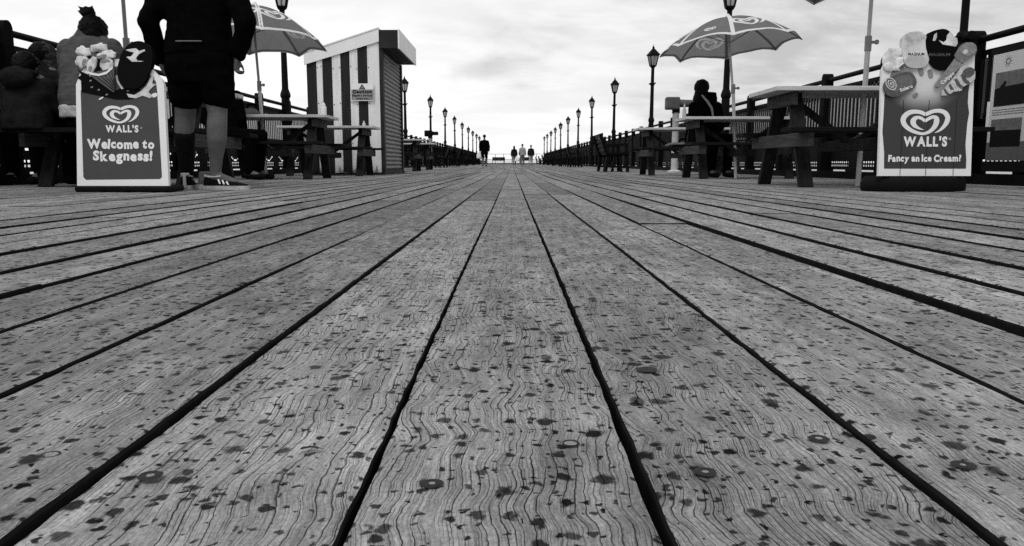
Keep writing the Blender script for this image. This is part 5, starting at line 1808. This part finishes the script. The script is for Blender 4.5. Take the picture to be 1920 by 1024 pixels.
# ---- walkers far down the pier
def walker(label, x, ytop, yfoot, Y, top_m, leg_m, hair, stride=.16, bag=None, coat_len=0.0, bare=False, female=False):
    X = gx(x, Y, yfoot)
    zb = deck_z(X, Y)
    H = at(x, ytop, Y).z-zb
    s = H/1.75
    root = thing('person', label, 'person', (X, Y, zb), 0)
    b = MB()
    V3 = lambda x_, y_, z_: Vector((x_*s, y_*s, z_*s))
    loft(b, [tuple(V3(0, 0, .86))+(.15*s, .10*s), tuple(V3(0, 0, .95))+(.165*s, .11*s), tuple(V3(0, 0, 1.12))+(.14*s, .10*s), tuple(V3(0, 0, 1.32))+(.18*s, .11*s), tuple(V3(0, 0, 1.43))+(.15*s, .08*s), tuple(V3(0, 0, 1.48))+(.06*s, .06*s)], 14)
    cap_(b, V3(0, 0, 1.45), V3(0, .02, 1.56), .055*s, .05*s)
    head_on(b, V3(0, .02, 1.64), s)
    J = {}
    for q in (-1, 1):
        hip, kn, an = V3(q*.09, 0, .90), V3(q*.095, q*stride*.5+.03, .49), V3(q*.09, q*stride-.03, .09)
        limb(b, [hip, kn, an], [.085*s, .06*s, .04*s]); cap_(b, an, an+V3(0, .13, -.045), .042*s, .034*s)
        sh, el, wr = V3(q*.18, 0, 1.36), V3(q*.25, -.04, 1.10), V3(q*.25, -q*.10+.06, .88)
        limb(b, [sh, el, wr], [.055*s, .045*s, .032*s])
        hand_on(b, wr, wr-el, Vector((0, 1, .1)), s, .4)
        J[q] = (hip, kn, an, sh, el, wr)
    body = blend(b, 'body', M_skin, root, .014, 3)
    b = MB()
    hem = .82-coat_len
    loft(b, [tuple(V3(0, 0, hem))+(.21*s, .16*s), tuple(V3(0, 0, .98))+(.205*s, .15*s), tuple(V3(0, 0, 1.15))+(.19*s if not female else .17*s, .14*s), tuple(V3(0, 0, 1.30))+(.21*s, .14*s), tuple(V3(0, 0, 1.40))+(.16*s, .11*s), tuple(V3(0, 0, 1.46))+(.085*s, .08*s)], 14)
    for q in (-1, 1):
        limb(b, [J[q][3], J[q][4], J[q][5]], [.08*s, .065*s, .05*s])
    blend(b, 'jacket', top_m, body, .018, 4, .006, 9)
    b = MB()
    loft(b, [tuple(V3(0, 0, .82))+(.17*s, .13*s), tuple(V3(0, 0, 1.0))+(.17*s, .13*s)], 14)
    for q in (-1, 1):
        hip, kn, an = J[q][:3]
        limb(b, [hip, kn+(hip-kn)*.12 if bare else kn] + ([] if bare else [an+V3(0, 0, .02)]), [.10*s, .085*s, .065*s])
    blend(b, 'shorts' if bare else 'trousers', leg_m, body, .018, 3)
    b = MB()
    b.ball(V3(0, .0, 1.665), (.092*s, .10*s, .095*s), 12, 10)
    if hair == 'long':
        cap_(b, V3(0, -.05, 1.64), V3(0, -.09, 1.36), .085*s, .11*s)
    blend(b, 'hair', M_hair, body, .014, 2)
    for q in (-1, 1):
        an = J[q][2]
        b = MB(); cap_(b, an+V3(0, -.03, -.04), an+V3(0, .16, -.05), .044*s, .036*s); blend(b, 'shoe', M_shoe, body, .014, 2)
    if bag:
        side, m_, bl = bag
        wr = J[side][5]
        bg_ = thing('carrier_bag', bl, 'bag', (X+wr.x+side*.02, Y+wr.y-.02, zb+wr.z-.45))
        b = MB(); loft(b, [(0, 0, 0, .15, .07), (0, 0, .05, .19, .09), (.0, 0, .22, .17, .08), (0, 0, .34, .11, .05), (0, 0, .40, .04, .03)], 14)
        blend(b, 'sack', m_, bg_, .014, 3, .012, 12)
        b = MB(); b.tube([(0, -.03, .36), (0, -.02, .43), (0, .02, .43), (0, .03, .36)], .008, 6); b.build('handle', m_, bg_)
walker('person in long black coat and shorts walking away, nearest of the walkers', 908.5, 252.5, 311, 44, M_black, M_black, 'short', .14, (-1, M_print, 'white carrier bag held by the walker in the long black coat'), .16, True)
walker('person with long dark hair walking, leftmost of the three far figures', 964, 273.5, 309, 62, M_coat, M_denim, 'long', .12, (1, M_print, 'pale bag carried between the two left figures of the far three'), .0, False, True)
walker('person in pale shirt walking in the middle of the three far figures', 979.5, 270, 309, 62.6, M_tee, M_denim, 'short', .12)
walker('person in dark jacket and pale trousers, rightmost of the three far figures', 995.5, 272, 309, 61.5, M_coat, M_tee, 'short', .13, None, .0, False, True)

# ------------------------------------------------------------------ small things
def bottle():
    p = at(607, 217, 9.75)
    z = deck_z(L1.location.x, L1.location.y)+.78
    root = thing('bottle', 'white plastic sauce bottle standing on the end of the picnic table', 'bottle', (p.x, 9.75, z))
    b = MB(); b.lathe([(.034, 0), (.037, .006), (.037, .10), (.030, .115)], 14); b.build('flask', M_white, root, True)
    b = MB(); b.lathe([(.026, .115), (.028, .13), (.016, .145), (.012, .158)], 12); b.build('cap', M_white, root, True)
bottle()
def thin_bottle(x, Y, label, h, zt):
    root = thing('bottle', label, 'bottle', (gx(x, Y, 215), Y, zt))
    b = MB(); b.lathe([(.024, 0), (.026, .005), (.026, h*.55), (.012, h*.72), (.011, h*.93)], 12); b.build('flask', M_polew, root, True)
    b = MB(); b.lathe([(.013, h*.93), (.013, h), (.008, h+.002)], 10); b.build('cap', M_polegrey, root, True)
thin_bottle(1283, 10.35, 'slim pale bottle on the left end of the parasol table', .20, deck_z(T2.location.x, 10.3)+.78)
thin_bottle(682, 12.7, 'small pale bottle on the table in front of the hut', .10, deck_z(L2.location.x, 12.6)+.78)
def bag(x, Y, z, sx, label, m_=None):
    root = thing('bag', label, 'bag', (gx(x, Y, 215), Y, z))
    b = MB()
    loft(b, [(0, 0, .0, .17*sx, .11), (0, 0, .03, .19*sx, .12), (.02, 0, .06, .16*sx, .10), (.06, 0, .085, .09*sx, .06)], 16)
    bd = blend(b, 'sack', m_ or M_bag, root, .010, 3, .012, 12)
    b = MB(); b.tube([(.04*sx, -.03, .07), (.09*sx, -.05, .13), (.16*sx, -.04, .13), (.20*sx, -.03, .10)], .016, 8); b.build('strap', M_black, root, True)
bag(456, 9.75, deck_z(L1.location.x, 9.8)+.781, 1.0, 'slumped grey cloth bag lying on the table right of the standing man')
bag(1268, 12.68, deck_z(T3.location.x, 12.7)+.453, .9, 'grey bag lying on the seat below the coin telescope', M_printdim)
